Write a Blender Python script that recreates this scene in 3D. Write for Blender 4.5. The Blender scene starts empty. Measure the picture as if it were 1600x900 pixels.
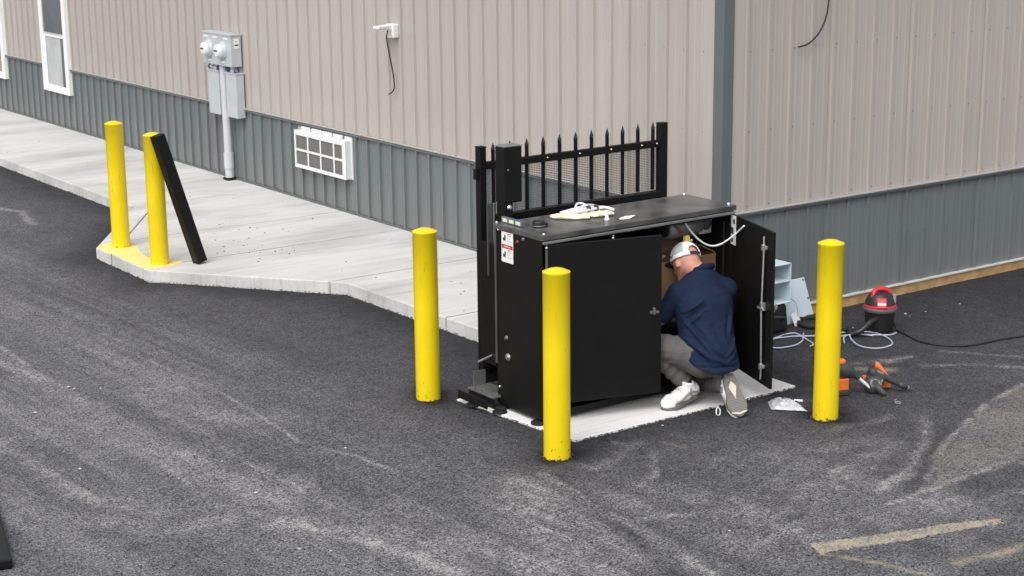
import bpy, bmesh, math, random
import numpy as np
from mathutils import Vector, Matrix
random.seed(7); rng = np.random.default_rng(7)
C = bpy.context.scene.collection
PI = math.pi
R_ = math.radians
sc = bpy.context.scene

# ------------------------------------------------------------------ camera
cam = bpy.data.cameras.new("camera"); camo = bpy.data.objects.new("camera", cam); C.objects.link(camo)
cam.sensor_width = 36; cam.lens = 36 * 2682.703 / 1600
cam.clip_start = 0.1; cam.clip_end = 2000
rt = Vector((0.813722, -0.581159, -0.010526)); up = Vector((0.145759, 0.186491, 0.971584)); fw = Vector((0.562682, 0.792134, -0.236461))
m = Matrix.Identity(4)
for i in range(3):
    m[i][0] = rt[i]; m[i][1] = up[i]; m[i][2] = -fw[i]
m[0][3], m[1][3], m[2][3] = -8.72855, -9.53425, 3.52351
camo.matrix_world = m
sc.camera = camo

# ------------------------------------------------------------------ light: bright overcast, a little stronger from the left
SUN_EL, SUN_AZ = R_(52), Vector((-0.84, -0.54, 0)).normalized()
world = bpy.data.worlds.new("World"); sc.world = world; world.use_nodes = True
wn = world.node_tree.nodes; wl = world.node_tree.links
bg = wn["Background"]; bg.inputs["Strength"].default_value = 0.15
sky = wn.new("ShaderNodeTexSky"); sky.sky_type = 'NISHITA'; sky.sun_disc = False
sky.sun_elevation = SUN_EL; sky.sun_rotation = math.atan2(SUN_AZ.x, SUN_AZ.y)
sky.air_density = 1.0; sky.dust_density = 4.0; sky.ozone_density = 1.0
hs = wn.new("ShaderNodeHueSaturation"); hs.inputs["Saturation"].default_value = 0.22   # grey cloud cover
wl.new(sky.outputs["Color"], hs.inputs["Color"]); wl.new(hs.outputs["Color"], bg.inputs["Color"])
sun = bpy.data.lights.new("sun", 'SUN'); sun.energy = 0.55; sun.angle = R_(60); sun.color = (1, 0.965, 0.92)
suno = bpy.data.objects.new("sun", sun); C.objects.link(suno)
sd = -(SUN_AZ * math.cos(SUN_EL) + Vector((0, 0, math.sin(SUN_EL))))
suno.rotation_euler = sd.to_track_quat('-Z', 'Y').to_euler(); suno.location = (-8, -4, 12)
sc.view_settings.view_transform = 'Standard'; sc.view_settings.look = 'None'
sc.view_settings.gamma = 1; sc.view_settings.use_curve_mapping = False
sc.view_settings.exposure = 0.62

# ------------------------------------------------------------------ materials
def nmat(name, col=(0.5, 0.5, 0.5), rough=0.5, metal=0.0, spec=0.5, var=0.06, scale=6.0, bump=0.0, bscale=200.0, coord='Object', **kw):
    m = bpy.data.materials.new(name); m.use_nodes = True
    nt = m.node_tree; N = nt.nodes; L = nt.links
    b = N["Principled BSDF"]; b.inputs["Roughness"].default_value = rough; b.inputs["Metallic"].default_value = metal
    b.inputs["Specular IOR Level"].default_value = spec
    tc = N.new("ShaderNodeTexCoord")
    nz = N.new("ShaderNodeTexNoise"); nz.inputs["Scale"].default_value = scale; nz.inputs["Detail"].default_value = 6
    L.new(tc.outputs[coord], nz.inputs["Vector"])
    rp = N.new("ShaderNodeValToRGB"); c = col
    rp.color_ramp.elements[0].position = 0.3; rp.color_ramp.elements[1].position = 0.7
    rp.color_ramp.elements[0].color = (c[0] * (1 - var), c[1] * (1 - var), c[2] * (1 - var), 1)
    rp.color_ramp.elements[1].color = (min(1, c[0] * (1 + var)), min(1, c[1] * (1 + var)), min(1, c[2] * (1 + var)), 1)
    L.new(nz.outputs["Fac"], rp.inputs["Fac"])
    if kw.get("panel"):      # every sheet a shade of its own, with faint run-off streaks and a dusty foot
        oi = N.new("ShaderNodeObjectInfo"); mr = N.new("ShaderNodeMapRange"); mr.inputs["To Min"].default_value = 0.955; mr.inputs["To Max"].default_value = 1.03; L.new(oi.outputs["Random"], mr.inputs["Value"])
        g = N.new("ShaderNodeNewGeometry"); mp = N.new("ShaderNodeMapping"); mp.inputs["Scale"].default_value = (22, 22, 0.9); L.new(g.outputs["Position"], mp.inputs["Vector"])
        ns = N.new("ShaderNodeTexNoise"); ns.inputs["Scale"].default_value = 1; ns.inputs["Detail"].default_value = 4; L.new(mp.outputs[0], ns.inputs["Vector"])
        m3 = N.new("ShaderNodeMapRange"); m3.inputs["From Min"].default_value = 0.35; m3.inputs["From Max"].default_value = 0.7; m3.inputs["To Min"].default_value = 0.965; m3.inputs["To Max"].default_value = 1.02; L.new(ns.outputs["Fac"], m3.inputs["Value"])
        mm = N.new("ShaderNodeMath"); mm.operation = 'MULTIPLY'; L.new(mr.outputs[0], mm.inputs[0]); L.new(m3.outputs[0], mm.inputs[1])
        mx = N.new("ShaderNodeMix"); mx.data_type = 'RGBA'; mx.blend_type = 'MULTIPLY'; mx.inputs["Factor"].default_value = 1; L.new(rp.outputs["Color"], mx.inputs["A"]); L.new(mm.outputs[0], mx.inputs["B"])
        sp = N.new("ShaderNodeSeparateXYZ"); L.new(g.outputs["Position"], sp.inputs[0]); n5 = N.new("ShaderNodeTexNoise"); n5.inputs["Scale"].default_value = 14; n5.inputs["Detail"].default_value = 5; L.new(g.outputs["Position"], n5.inputs["Vector"])
        m5 = N.new("ShaderNodeMapRange"); m5.inputs["From Min"].default_value = 0.10; m5.inputs["From Max"].default_value = 0.42; m5.inputs["To Min"].default_value = 0.55; m5.inputs["To Max"].default_value = 0.0; L.new(sp.outputs["Z"], m5.inputs["Value"])
        m6 = N.new("ShaderNodeMath"); m6.operation = 'MULTIPLY'; L.new(m5.outputs[0], m6.inputs[0]); L.new(n5.outputs["Fac"], m6.inputs[1])
        my = N.new("ShaderNodeMix"); my.data_type = 'RGBA'; L.new(m6.outputs[0], my.inputs["Factor"]); L.new(mx.outputs["Result"], my.inputs["A"]); my.inputs["B"].default_value = (0.21, 0.20, 0.185, 1)
        L.new(my.outputs["Result"], b.inputs["Base Color"])
    else: L.new(rp.outputs["Color"], b.inputs["Base Color"])
    if bump:
        n2 = N.new("ShaderNodeTexNoise"); n2.inputs["Scale"].default_value = bscale; n2.inputs["Detail"].default_value = 3
        L.new(tc.outputs[coord], n2.inputs["Vector"])
        bp = N.new("ShaderNodeBump"); bp.inputs["Strength"].default_value = bump; bp.inputs["Distance"].default_value = 0.002
        L.new(n2.outputs["Fac"], bp.inputs["Height"]); L.new(bp.outputs["Normal"], b.inputs["Normal"])
        if kw.get("crease"):      # cloth creases
            mp = N.new("ShaderNodeMapping"); mp.inputs["Rotation"].default_value = (0.3, 0.6, 0.5); mp.inputs["Scale"].default_value = (7, 7, 20); L.new(tc.outputs[coord], mp.inputs["Vector"])
            n6 = N.new("ShaderNodeTexNoise"); n6.inputs["Scale"].default_value = 1; n6.inputs["Detail"].default_value = 3; n6.inputs["Distortion"].default_value = 1.2; L.new(mp.outputs[0], n6.inputs["Vector"])
            b6 = N.new("ShaderNodeBump"); b6.inputs["Strength"].default_value = 0.55; b6.inputs["Distance"].default_value = 0.016; L.new(n6.outputs["Fac"], b6.inputs["Height"]); L.new(b6.outputs["Normal"], bp.inputs["Normal"])
    m["_"] = 0
    return m

M = {}
def mat(k, *a, **kw):
    M[k] = nmat(k, *a, **kw); return M[k]
mat("tan_siding", (0.425, 0.392, 0.362), 0.42, var=0.03, scale=1.2, bump=0.35, bscale=5, panel=1)
mat("tan_trim", (0.43, 0.405, 0.375), 0.4, var=0.03)
mat("grey_siding", (0.150, 0.168, 0.170), 0.32, var=0.05, scale=1.5, bump=0.35, bscale=5, panel=1)
mat("grey_trim", (0.118, 0.133, 0.138), 0.38, var=0.05, scale=2)
mat("pale_trim", (0.55, 0.55, 0.54), 0.4, var=0.08)
mat("screw", (0.22, 0.2, 0.185), 0.5)
mat("white_vinyl", (0.82, 0.82, 0.81), 0.4, var=0.02)
mat("blind", (0.42, 0.43, 0.43), 0.6, var=0.15, scale=3)
mat("curtain", (0.45, 0.26, 0.23), 0.8, var=0.2, scale=3)
mat("gasket", (0.2, 0.21, 0.21), 0.6)
mat("wood", (0.42, 0.27, 0.12), 0.75, var=0.3, scale=9, bump=0.3, bscale=60)
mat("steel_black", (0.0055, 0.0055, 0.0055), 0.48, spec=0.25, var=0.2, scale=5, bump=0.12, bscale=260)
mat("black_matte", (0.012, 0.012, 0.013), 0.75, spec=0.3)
mat("lid_black_sheen", (0.075, 0.075, 0.072), 0.30, spec=0.6, var=0.55, scale=5, bump=0.15, bscale=8)  # black lid, its base colour greyed to carry the sky reflection
mat("interior_dark", (0.008, 0.008, 0.008), 0.8, spec=0.2)
mat("steel_grey", (0.33, 0.33, 0.33), 0.42, metal=0.7, var=0.15)
mat("zinc", (0.7, 0.7, 0.7), 0.35, metal=0.85, var=0.1, scale=40)
mat("plate_grey", (0.16, 0.16, 0.16), 0.5, metal=0.4, var=0.25, scale=12)
mat("bar_grey", (0.06, 0.062, 0.064), 0.5, var=0.2)
mat("mesh_wire", (0.10, 0.102, 0.11), 0.5, spec=0.5, var=0.1)
mat("box_grey", (0.46, 0.49, 0.50), 0.45, var=0.05, scale=9)
mat("pvc_grey", (0.50, 0.52, 0.53), 0.5, var=0.05)
mat("meter_white", (0.74, 0.75, 0.75), 0.3, var=0.03)
mat("label_white", (0.8, 0.8, 0.8), 0.5, var=0.02)
mat("label_red", (0.55, 0.03, 0.04), 0.5, var=0.05)
mat("label_pink", (0.62, 0.40, 0.40), 0.5)
mat("ink", (0.05, 0.05, 0.055), 0.6)
mat("ink_grey", (0.35, 0.36, 0.37), 0.6)
mat("blue_tape", (0.05, 0.06, 0.35), 0.5)
mat("ac_white", (0.72, 0.74, 0.74), 0.42, var=0.02)
mat("ac_screen", (0.14, 0.135, 0.13), 0.75, var=0.12, scale=10, bump=0.4, bscale=300)
mat("rubber", (0.015, 0.015, 0.015), 0.7, var=0.2)
mat("cable_black", (0.018, 0.018, 0.018), 0.6)
mat("cable_white", (0.72, 0.72, 0.73), 0.5)
mat("cable_blue", (0.42, 0.45, 0.55), 0.5)
mat("cardboard", (0.24, 0.135, 0.075), 0.85, var=0.08, scale=7)
mat("cardboard_light", (0.36, 0.22, 0.13), 0.85, var=0.08, scale=7)
mat("yellow_plastic", (0.80, 0.66, 0.15), 0.45)
mat("red_wire", (0.22, 0.03, 0.03), 0.5)
mat("motor_grey", (0.22, 0.225, 0.23), 0.4, metal=0.3, var=0.15)
mat("gear_plate", (0.48, 0.47, 0.45), 0.45, metal=0.4, var=0.15)
mat("denim_grey", (0.105, 0.102, 0.098), 0.9, spec=0.2, crease=1, var=0.10, scale=14, bump=0.35, bscale=420)
mat("navy_knit", (0.0085, 0.0165, 0.043), 0.85, spec=0.2, crease=1, var=0.10, scale=14, bump=0.35, bscale=520)
mat("skin", (0.56, 0.26, 0.19), 0.5, var=0.10, scale=22, bump=0.12, bscale=160)
mat("cap_white", (0.80, 0.80, 0.80), 0.8, var=0.03, bump=0.3, bscale=420)
mat("cap_mesh", (0.47, 0.48, 0.48), 0.9, var=0.05, scale=30, bump=0.8, bscale=330)
mat("navy_cloth", (0.012, 0.014, 0.03), 0.85)
mat("shoe_white", (0.74, 0.74, 0.72), 0.5, var=0.05, scale=25)
mat("shoe_trim", (0.22, 0.22, 0.22), 0.6, var=0.1)
mat("sole_grey", (0.145, 0.14, 0.13), 0.75, var=0.18, scale=40)
mat("sole_cream", (0.62, 0.52, 0.40), 0.7, var=0.08, scale=30)
mat("sock_dark", (0.02, 0.02, 0.022), 0.9)
mat("enclosure_blue", (0.55, 0.65, 0.71), 0.45, var=0.03, scale=8)
mat("enclosure_inner", (0.42, 0.49, 0.56), 0.5, var=0.04)
mat("vac_black", (0.018, 0.018, 0.019), 0.45, var=0.15)
mat("vac_grey", (0.09, 0.09, 0.095), 0.5)
mat("vac_red", (0.60, 0.015, 0.03), 0.35, var=0.05)
mat("tool_orange", (0.86, 0.19, 0.025), 0.45, var=0.08, scale=14)
mat("tool_grey", (0.045, 0.046, 0.047), 0.55, var=0.2, scale=20)
mat("tool_pale", (0.30, 0.31, 0.31), 0.5, var=0.15)
mat("cream_cloth", (0.70, 0.66, 0.50), 0.9, var=0.12, scale=25, bump=0.6, bscale=150)
mat("level_blue", (0.10, 0.12, 0.18), 0.45)
mat("vial", (0.72, 0.74, 0.52), 0.2)
mat("stone_light", (0.40, 0.385, 0.365), 0.9, var=0.15)
mat("stone_dark", (0.05, 0.05, 0.05), 0.9)
mat("joint_dirt", (0.13, 0.125, 0.115), 0.95)
mat("roof_metal", (0.11, 0.13, 0.135), 0.4, var=0.05)

def glassy(name, col, rough=0.06):
    m = nmat(name, col, rough, spec=0.6, var=0.25, scale=1.5); return m
M["glass_dark"] = glassy("glass_dark", (0.13, 0.14, 0.148))
def plastic_bag():
    m = nmat("bag_plastic", (0.74, 0.76, 0.80), 0.18, spec=0.6, var=0.10, scale=30)
    m.node_tree.nodes["Principled BSDF"].inputs["Transmission Weight"].default_value = 0.55
    return m
M["bag_plastic"] = plastic_bag()

def yellow_paint():
    m = nmat("yellow_paint", (0.76, 0.575, 0.003), 0.36, spec=0.45, var=0.035, scale=7)
    nt = m.node_tree; N = nt.nodes; L = nt.links; b = N["Principled BSDF"]
    base = b.inputs["Base Color"].links[0].from_socket
    tc = N.new("ShaderNodeTexCoord"); sep = N.new("ShaderNodeSeparateXYZ"); L.new(tc.outputs["Object"], sep.inputs[0])
    oi = N.new("ShaderNodeObjectInfo"); ad = N.new("ShaderNodeVectorMath"); ad.operation = 'ADD'
    cv = N.new("ShaderNodeCombineXYZ"); mu = N.new("ShaderNodeMath"); mu.operation = 'MULTIPLY'; mu.inputs[1].default_value = 37
    L.new(oi.outputs["Random"], mu.inputs[0]); L.new(mu.outputs[0], cv.inputs[0]); L.new(tc.outputs["Object"], ad.inputs[0]); L.new(cv.outputs[0], ad.inputs[1])
    n1 = N.new("ShaderNodeTexNoise"); n1.inputs["Scale"].default_value = 28; n1.inputs["Detail"].default_value = 5; n1.inputs["Roughness"].default_value = 0.7
    L.new(ad.outputs[0], n1.inputs["Vector"])
    mr = N.new("ShaderNodeMapRange"); mr.inputs["From Min"].default_value = 0.0; mr.inputs["From Max"].default_value = 0.26
    mr.inputs["To Min"].default_value = 0.45; mr.inputs["To Max"].default_value = 0.655; L.new(sep.outputs["Z"], mr.inputs["Value"])
    gt = N.new("ShaderNodeMath"); gt.operation = 'SUBTRACT'; L.new(n1.outputs["Fac"], gt.inputs[0]); L.new(mr.outputs[0], gt.inputs[1])
    sm = N.new("ShaderNodeMapRange"); sm.inputs["From Min"].default_value = 0.03; sm.inputs["From Max"].default_value = 0.09
    L.new(gt.outputs[0], sm.inputs["Value"])
    mix = N.new("ShaderNodeMix"); mix.data_type = 'RGBA'; L.new(sm.outputs[0], mix.inputs["Factor"]); L.new(base, mix.inputs["A"])
    mix.inputs["B"].default_value = (0.10, 0.075, 0.02, 1)
    L.new(mix.outputs["Result"], b.inputs["Base Color"])
    mp = N.new("ShaderNodeMapping"); mp.inputs["Scale"].default_value = (46, 46, 7); L.new(ad.outputs[0], mp.inputs["Vector"])
    n4 = N.new("ShaderNodeTexNoise"); n4.inputs["Scale"].default_value = 1; n4.inputs["Detail"].default_value = 4; L.new(mp.outputs[0], n4.inputs["Vector"])
    m4 = N.new("ShaderNodeMapRange"); m4.inputs["From Min"].default_value = 0.64; m4.inputs["From Max"].default_value = 0.76; m4.inputs["To Max"].default_value = 0.45; L.new(n4.outputs["Fac"], m4.inputs["Value"])
    mi2 = N.new("ShaderNodeMix"); mi2.data_type = 'RGBA'; L.new(m4.outputs[0], mi2.inputs["Factor"]); L.new(mix.outputs["Result"], mi2.inputs["A"]); mi2.inputs["B"].default_value = (0.30, 0.22, 0.03, 1)
    L.new(mi2.outputs["Result"], b.inputs["Base Color"])
    n2 = N.new("ShaderNodeTexNoise"); n2.inputs["Scale"].default_value = 45; L.new(tc.outputs["Object"], n2.inputs["Vector"])
    bp = N.new("ShaderNodeBump"); bp.inputs["Strength"].default_value = 0.12; bp.inputs["Distance"].default_value = 0.003
    L.new(n2.outputs["Fac"], bp.inputs["Height"]); L.new(bp.outputs["Normal"], b.inputs["Normal"])
    return m
M["yellow_paint"] = yellow_paint()

def concrete(name, col, stain=0.35, broom_axis='X'):
    m = bpy.data.materials.new(name); m.use_nodes = True
    nt = m.node_tree; N = nt.nodes; L = nt.links; b = N["Principled BSDF"]; b.inputs["Roughness"].default_value = 0.85; b.inputs["Specular IOR Level"].default_value = 0.25
    g = N.new("ShaderNodeNewGeometry")
    n1 = N.new("ShaderNodeTexNoise"); n1.inputs["Scale"].default_value = 1.1; n1.inputs["Detail"].default_value = 6; n1.inputs["Roughness"].default_value = 0.6
    mp = N.new("ShaderNodeMapping"); mp.inputs["Scale"].default_value = (0.55, 1.6, 1.6); L.new(g.outputs["Position"], mp.inputs["Vector"]); L.new(mp.outputs[0], n1.inputs["Vector"])
    r1 = N.new("ShaderNodeValToRGB"); r1.color_ramp.elements[0].position = 0.30; r1.color_ramp.elements[1].position = 0.56
    k = 1 - stain
    r1.color_ramp.elements[0].color = (col[0] * k, col[1] * k, col[2] * k, 1); r1.color_ramp.elements[1].color = (*col, 1)
    L.new(n1.outputs["Fac"], r1.inputs["Fac"])
    # broom marks run across the walk
    mp2 = N.new("ShaderNodeMapping"); mp2.inputs["Scale"].default_value = (1.2, 38, 6); mp2.inputs["Rotation"].default_value = (0, 0, R_(3)); L.new(g.outputs["Position"], mp2.inputs["Vector"])
    n2 = N.new("ShaderNodeTexNoise"); n2.inputs["Scale"].default_value = 1.0; n2.inputs["Detail"].default_value = 5; n2.inputs["Roughness"].default_value = 0.7; L.new(mp2.outputs[0], n2.inputs["Vector"])
    n3 = N.new("ShaderNodeTexNoise"); n3.inputs["Scale"].default_value = 160; n3.inputs["Detail"].default_value = 3; L.new(g.outputs["Position"], n3.inputs["Vector"])
    r2 = N.new("ShaderNodeValToRGB"); r2.color_ramp.elements[0].position = 0.28; r2.color_ramp.elements[1].position = 0.5
    r2.color_ramp.elements[0].color = (0.77, 0.765, 0.76, 1); r2.color_ramp.elements[1].color = (1, 1, 1, 1); L.new(n2.outputs["Fac"], r2.inputs["Fac"])
    r3 = N.new("ShaderNodeValToRGB"); r3.color_ramp.elements[0].position = 0.3; r3.color_ramp.elements[1].position = 0.6
    r3.color_ramp.elements[0].color = (0.86, 0.86, 0.86, 1); r3.color_ramp.elements[1].color = (1, 1, 1, 1); L.new(n3.outputs["Fac"], r3.inputs["Fac"])
    m1 = N.new("ShaderNodeMix"); m1.data_type = 'RGBA'; m1.blend_type = 'MULTIPLY'; m1.inputs["Factor"].default_value = 1
    m2 = N.new("ShaderNodeMix"); m2.data_type = 'RGBA'; m2.blend_type = 'MULTIPLY'; m2.inputs["Factor"].default_value = 1
    L.new(r1.outputs["Color"], m1.inputs["A"]); L.new(r2.outputs["Color"], m1.inputs["B"]); L.new(m1.outputs["Result"], m2.inputs["A"]); L.new(r3.outputs["Color"], m2.inputs["B"])
    L.new(m2.outputs["Result"], b.inputs["Base Color"])
    ad = N.new("ShaderNodeMath"); ad.operation = 'ADD'; L.new(n2.outputs["Fac"], ad.inputs[0]); L.new(n3.outputs["Fac"], ad.inputs[1])
    bp = N.new("ShaderNodeBump"); bp.inputs["Strength"].default_value = 0.5; bp.inputs["Distance"].default_value = 0.003
    L.new(ad.outputs[0], bp.inputs["Height"]); L.new(bp.outputs["Normal"], b.inputs["Normal"])
    return m
M["concrete"] = concrete("concrete", (0.615, 0.61, 0.59), 0.27)
M["concrete_pad"] = concrete("concrete_pad", (0.79, 0.78, 0.76), 0.12)

def paint_film(name, col, thr):
    # worn paint or dust film: opaque where the noise is high, worn through elsewhere
    m = nmat(name, col, 0.7, var=0.08, scale=20)
    nt = m.node_tree; N = nt.nodes; L = nt.links; b = N["Principled BSDF"]
    g = N.new("ShaderNodeNewGeometry"); n = N.new("ShaderNodeTexNoise"); n.inputs["Scale"].default_value = 38; n.inputs["Detail"].default_value = 6; n.inputs["Roughness"].default_value = 0.75
    L.new(g.outputs["Position"], n.inputs["Vector"])
    mr = N.new("ShaderNodeMapRange"); mr.inputs["From Min"].default_value = thr - 0.10; mr.inputs["From Max"].default_value = thr + 0.10; L.new(n.outputs["Fac"], mr.inputs["Value"])
    L.new(mr.outputs[0], b.inputs["Alpha"])
    return m
M["paint_film_yellow"] = paint_film("paint_film_yellow", (0.78, 0.66, 0.22), 0.30)

def asphalt():
    m = bpy.data.materials.new("asphalt"); m.use_nodes = True
    nt = m.node_tree; N = nt.nodes; L = nt.links; b = N["Principled BSDF"]; b.inputs["Specular IOR Level"].default_value = 0.35; b.inputs["Roughness"].default_value = 0.85
    g = N.new("ShaderNodeNewGeometry"); at = N.new("ShaderNodeAttribute"); at.attribute_name = "wear_shade"
    sp = N.new("ShaderNodeSeparateColor"); L.new(at.outputs["Color"], sp.inputs[0])
    def noise(s, d, r=0.6):
        n = N.new("ShaderNodeTexNoise"); n.inputs["Scale"].default_value = s; n.inputs["Detail"].default_value = d; n.inputs["Roughness"].default_value = r
        L.new(g.outputs["Position"], n.inputs["Vector"]); return n.outputs["Fac"]
    def math_(op, a, bb, clamp=False):
        x = N.new("ShaderNodeMath"); x.operation = op; x.use_clamp = clamp
        for i, v in enumerate((a, bb)):
            if isinstance(v, (int, float)): x.inputs[i].default_value = v
            else: L.new(v, x.inputs[i])
        return x.outputs[0]
    grain = noise(95, 2.5, 0.7); fine = noise(230, 2, 0.6); mid = noise(9, 5, 0.65); big = noise(1.3, 4, 0.6)
    v = N.new("ShaderNodeTexVoronoi"); v.inputs["Scale"].default_value = 105; L.new(g.outputs["Position"], v.inputs["Vector"])
    vs = N.new("ShaderNodeSeparateColor"); L.new(v.outputs["Color"], vs.inputs[0])
    gs = math_('MULTIPLY', math_('SUBTRACT', grain, 0.5), 2.3)
    gs = math_('ADD', gs, math_('MULTIPLY', math_('SUBTRACT', fine, 0.5), 1.2))
    pit = math_('MULTIPLY', math_('LESS_THAN', vs.outputs[0], 0.12), -0.50)
    gs = math_('ADD', math_('ADD', gs, pit), math_('MULTIPLY', math_('SUBTRACT', vs.outputs[1], 0.5), 0.45))
    ms = math_('ADD', math_('MULTIPLY', math_('SUBTRACT', mid, 0.5), 0.26), math_('MULTIPLY', math_('SUBTRACT', big, 0.5), 0.22))
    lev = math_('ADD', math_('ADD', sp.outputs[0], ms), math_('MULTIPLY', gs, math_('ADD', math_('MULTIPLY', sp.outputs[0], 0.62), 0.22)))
    # dust caught on the high stones only
    dn = noise(26, 6, 0.78); ds = math_('MULTIPLY', math_('SUBTRACT', dn, 0.40), 4.0, True)
    dust = math_('MULTIPLY', math_('MULTIPLY', sp.outputs[2], ds), math_('ADD', math_('MULTIPLY', gs, 1.6), 1.05, True))
    lev = math_('ADD', math_('ADD', lev, math_('MULTIPLY', dust, 1.25)), math_('MULTIPLY', sp.outputs[2], 0.24))
    rp = N.new("ShaderNodeValToRGB"); e = rp.color_ramp.elements
    e[0].position = 0.0; e[0].color = (0.008, 0.008, 0.009, 1); e[1].position = 1.0; e[1].color = (0.34, 0.332, 0.33, 1)
    x = e.new(0.2); x.color = (0.024, 0.0238, 0.0275, 1); x = e.new(0.45); x.color = (0.070, 0.0690, 0.0765, 1); x = e.new(0.68); x.color = (0.160, 0.157, 0.165, 1)
    L.new(lev, rp.inputs["Fac"])
    # tan dust
    tn = math_('MULTIPLY', sp.outputs[1], math_('ADD', math_('MULTIPLY', gs, 0.8), 1.0), True)
    mx = N.new("ShaderNodeMix"); mx.data_type = 'RGBA'; L.new(tn, mx.inputs["Factor"]); L.new(rp.outputs["Color"], mx.inputs["A"]); mx.inputs["B"].default_value = (0.40, 0.345, 0.255, 1)
    L.new(mx.outputs["Result"], b.inputs["Base Color"])
    bh = math_('ADD', math_('MULTIPLY', grain, 1.0), math_('MULTIPLY', v.outputs["Distance"], -0.6))
    bp = N.new("ShaderNodeBump"); bp.inputs["Strength"].default_value = 0.55; bp.inputs["Distance"].default_value = 0.006
    L.new(bh, bp.inputs["Height"]); L.new(bp.outputs["Normal"], b.inputs["Normal"])
    return m
M["asphalt"] = asphalt()

# ------------------------------------------------------------------ mesh helpers
class MB:
    def __init__(s): s.v = []; s.f = []; s.m = []; s.cur = 0; s.sm = []; s.smooth = False
    def add(s, vs, fs):
        o = len(s.v); s.v += [tuple(map(float, p)) for p in vs]
        for f in fs: s.f.append([i + o for i in f]); s.m.append(s.cur); s.sm.append(s.smooth)
    def box(s, x0, x1, y0, y1, z0, z1):
        s.add([(x0, y0, z0), (x1, y0, z0), (x1, y1, z0), (x0, y1, z0), (x0, y0, z1), (x1, y0, z1), (x1, y1, z1), (x0, y1, z1)],
              [(3, 2, 1, 0), (4, 5, 6, 7), (0, 1, 5, 4), (1, 2, 6, 5), (2, 3, 7, 6), (3, 0, 4, 7)]); return s
    def obox(s, c, ax, ay, az):
        c, ax, ay, az = map(Vector, (c, ax, ay, az))
        vs = [c + ax * a + ay * b + az * d for d in (-1, 1) for a, b in ((-1, -1), (1, -1), (1, 1), (-1, 1))]
        fs = [(3, 2, 1, 0), (4, 5, 6, 7), (0, 1, 5, 4), (1, 2, 6, 5), (2, 3, 7, 6), (3, 0, 4, 7)]
        if ax.cross(ay).dot(az) < 0: fs = [f[::-1] for f in fs]
        s.add(vs, fs); return s
    def bar(s, a, b, w, h=None, upv=(0, 0, 1)):
        a, b = Vector(a), Vector(b); d = (b - a); l = d.length; d.normalize(); u = Vector(upv)
        if abs(u.dot(d)) > 0.98: u = Vector((1, 0, 0))
        sx = d.cross(u).normalized(); u2 = sx.cross(d)
        return s.obox((a + b) / 2, sx * w / 2, d * l / 2, u2 * (h or w) / 2)
    def ring(s, c, ax, r, n=16, up=None):
        ax = Vector(ax).normalized(); u = Vector((0, 0, 1)) if abs(ax.z) < 0.9 else Vector((1, 0, 0))
        e1 = ax.cross(u).normalized(); e2 = ax.cross(e1)
        return [Vector(c) + (e1 * math.cos(2 * PI * i / n) + e2 * math.sin(2 * PI * i / n)) * r for i in range(n)]
    def lathe(s, c, ax, prof, n=20, smooth=True):
        # prof: (distance along axis, radius)
        c = Vector(c); ax = Vector(ax).normalized(); vs = []; fs = []
        for t, r in prof: vs += s.ring(c + ax * t, ax, max(r, 1e-4), n)
        for k in range(len(prof) - 1):
            for i in range(n):
                j = (i + 1) % n; fs.append((k * n + j, k * n + i, (k + 1) * n + i, (k + 1) * n + j))
        o = s.smooth; s.smooth = smooth; s.add(vs, [f[::-1] for f in fs]); s.smooth = o
        L = len(prof) - 1; s.add(vs[:n], [tuple(range(n))]); s.add(vs[L * n:], [tuple(range(n))[::-1]]); return s
    def cyl(s, a, b, r, n=16, r2=None):
        a, b = Vector(a), Vector(b); return s.lathe(a, b - a, [(0, r), ((b - a).length, r2 if r2 is not None else r)], n)
    def tube(s, pts, r, n=8, closed=False):
        P = [Vector(p) for p in pts]; vs = []; fs = []; prev = None
        for i, p in enumerate(P):
            d = (P[min(i + 1, len(P) - 1)] - P[max(i - 1, 0)]).normalized()
            if prev is None:
                u = Vector((0, 0, 1)) if abs(d.z) < 0.9 else Vector((1, 0, 0)); e1 = d.cross(u).normalized()
            else: e1 = (prev - d * prev.dot(d)).normalized()
            prev = e1; e2 = d.cross(e1); rr = r[i] if isinstance(r, (list, tuple)) else r
            vs += [p + (e1 * math.cos(2 * PI * k / n) + e2 * math.sin(2 * PI * k / n)) * rr for k in range(n)]
        for i in range(len(P) - 1):
            for k in range(n):
                j = (k + 1) % n; fs.append((i * n + k, i * n + j, (i + 1) * n + j, (i + 1) * n + k))
        o = s.smooth; s.smooth = True; s.add(vs, fs); s.smooth = o
        s.add(vs[:n], [tuple(range(n))[::-1]]); s.add(vs[-n:], [tuple(range(n))]); return s
    def prism(s, poly, z0, z1, plane='xy'):
        n = len(poly); a = sum(poly[i][0] * poly[(i + 1) % n][1] - poly[(i + 1) % n][0] * poly[i][1] for i in range(n))
        if a < 0: poly = poly[::-1]
        vs = [(x, y, z0) for x, y in poly] + [(x, y, z1) for x, y in poly]
        fs = [tuple(range(n))[::-1], tuple(range(n, 2 * n))] + [(i, (i + 1) % n, n + (i + 1) % n, n + i) for i in range(n)]
        if plane == 'xz': vs = [(x, -z, y) for x, y, z in vs]
        if plane == 'yz': vs = [(z, x, y) for x, y, z in vs]
        s.add(vs, fs); return s
    def xf(s, mtx, start=0):
        for i in range(start, len(s.v)): s.v[i] = tuple(mtx @ Vector(s.v[i]))
        return s
    def mesh(s, name, mats):
        me = bpy.data.meshes.new(name); me.from_pydata(s.v, [], s.f)
        for mm in (mats if isinstance(mats, (list, tuple)) else [mats]): me.materials.append(M[mm])
        me.polygons.foreach_set("material_index", s.m); me.polygons.foreach_set("use_smooth", s.sm); me.update(); return me
    def build(s, name, mats, parent=None, bevel=0, kind=None, seg=2):
        return link(name, s.mesh(name, mats), parent, bevel, kind, seg)

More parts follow.
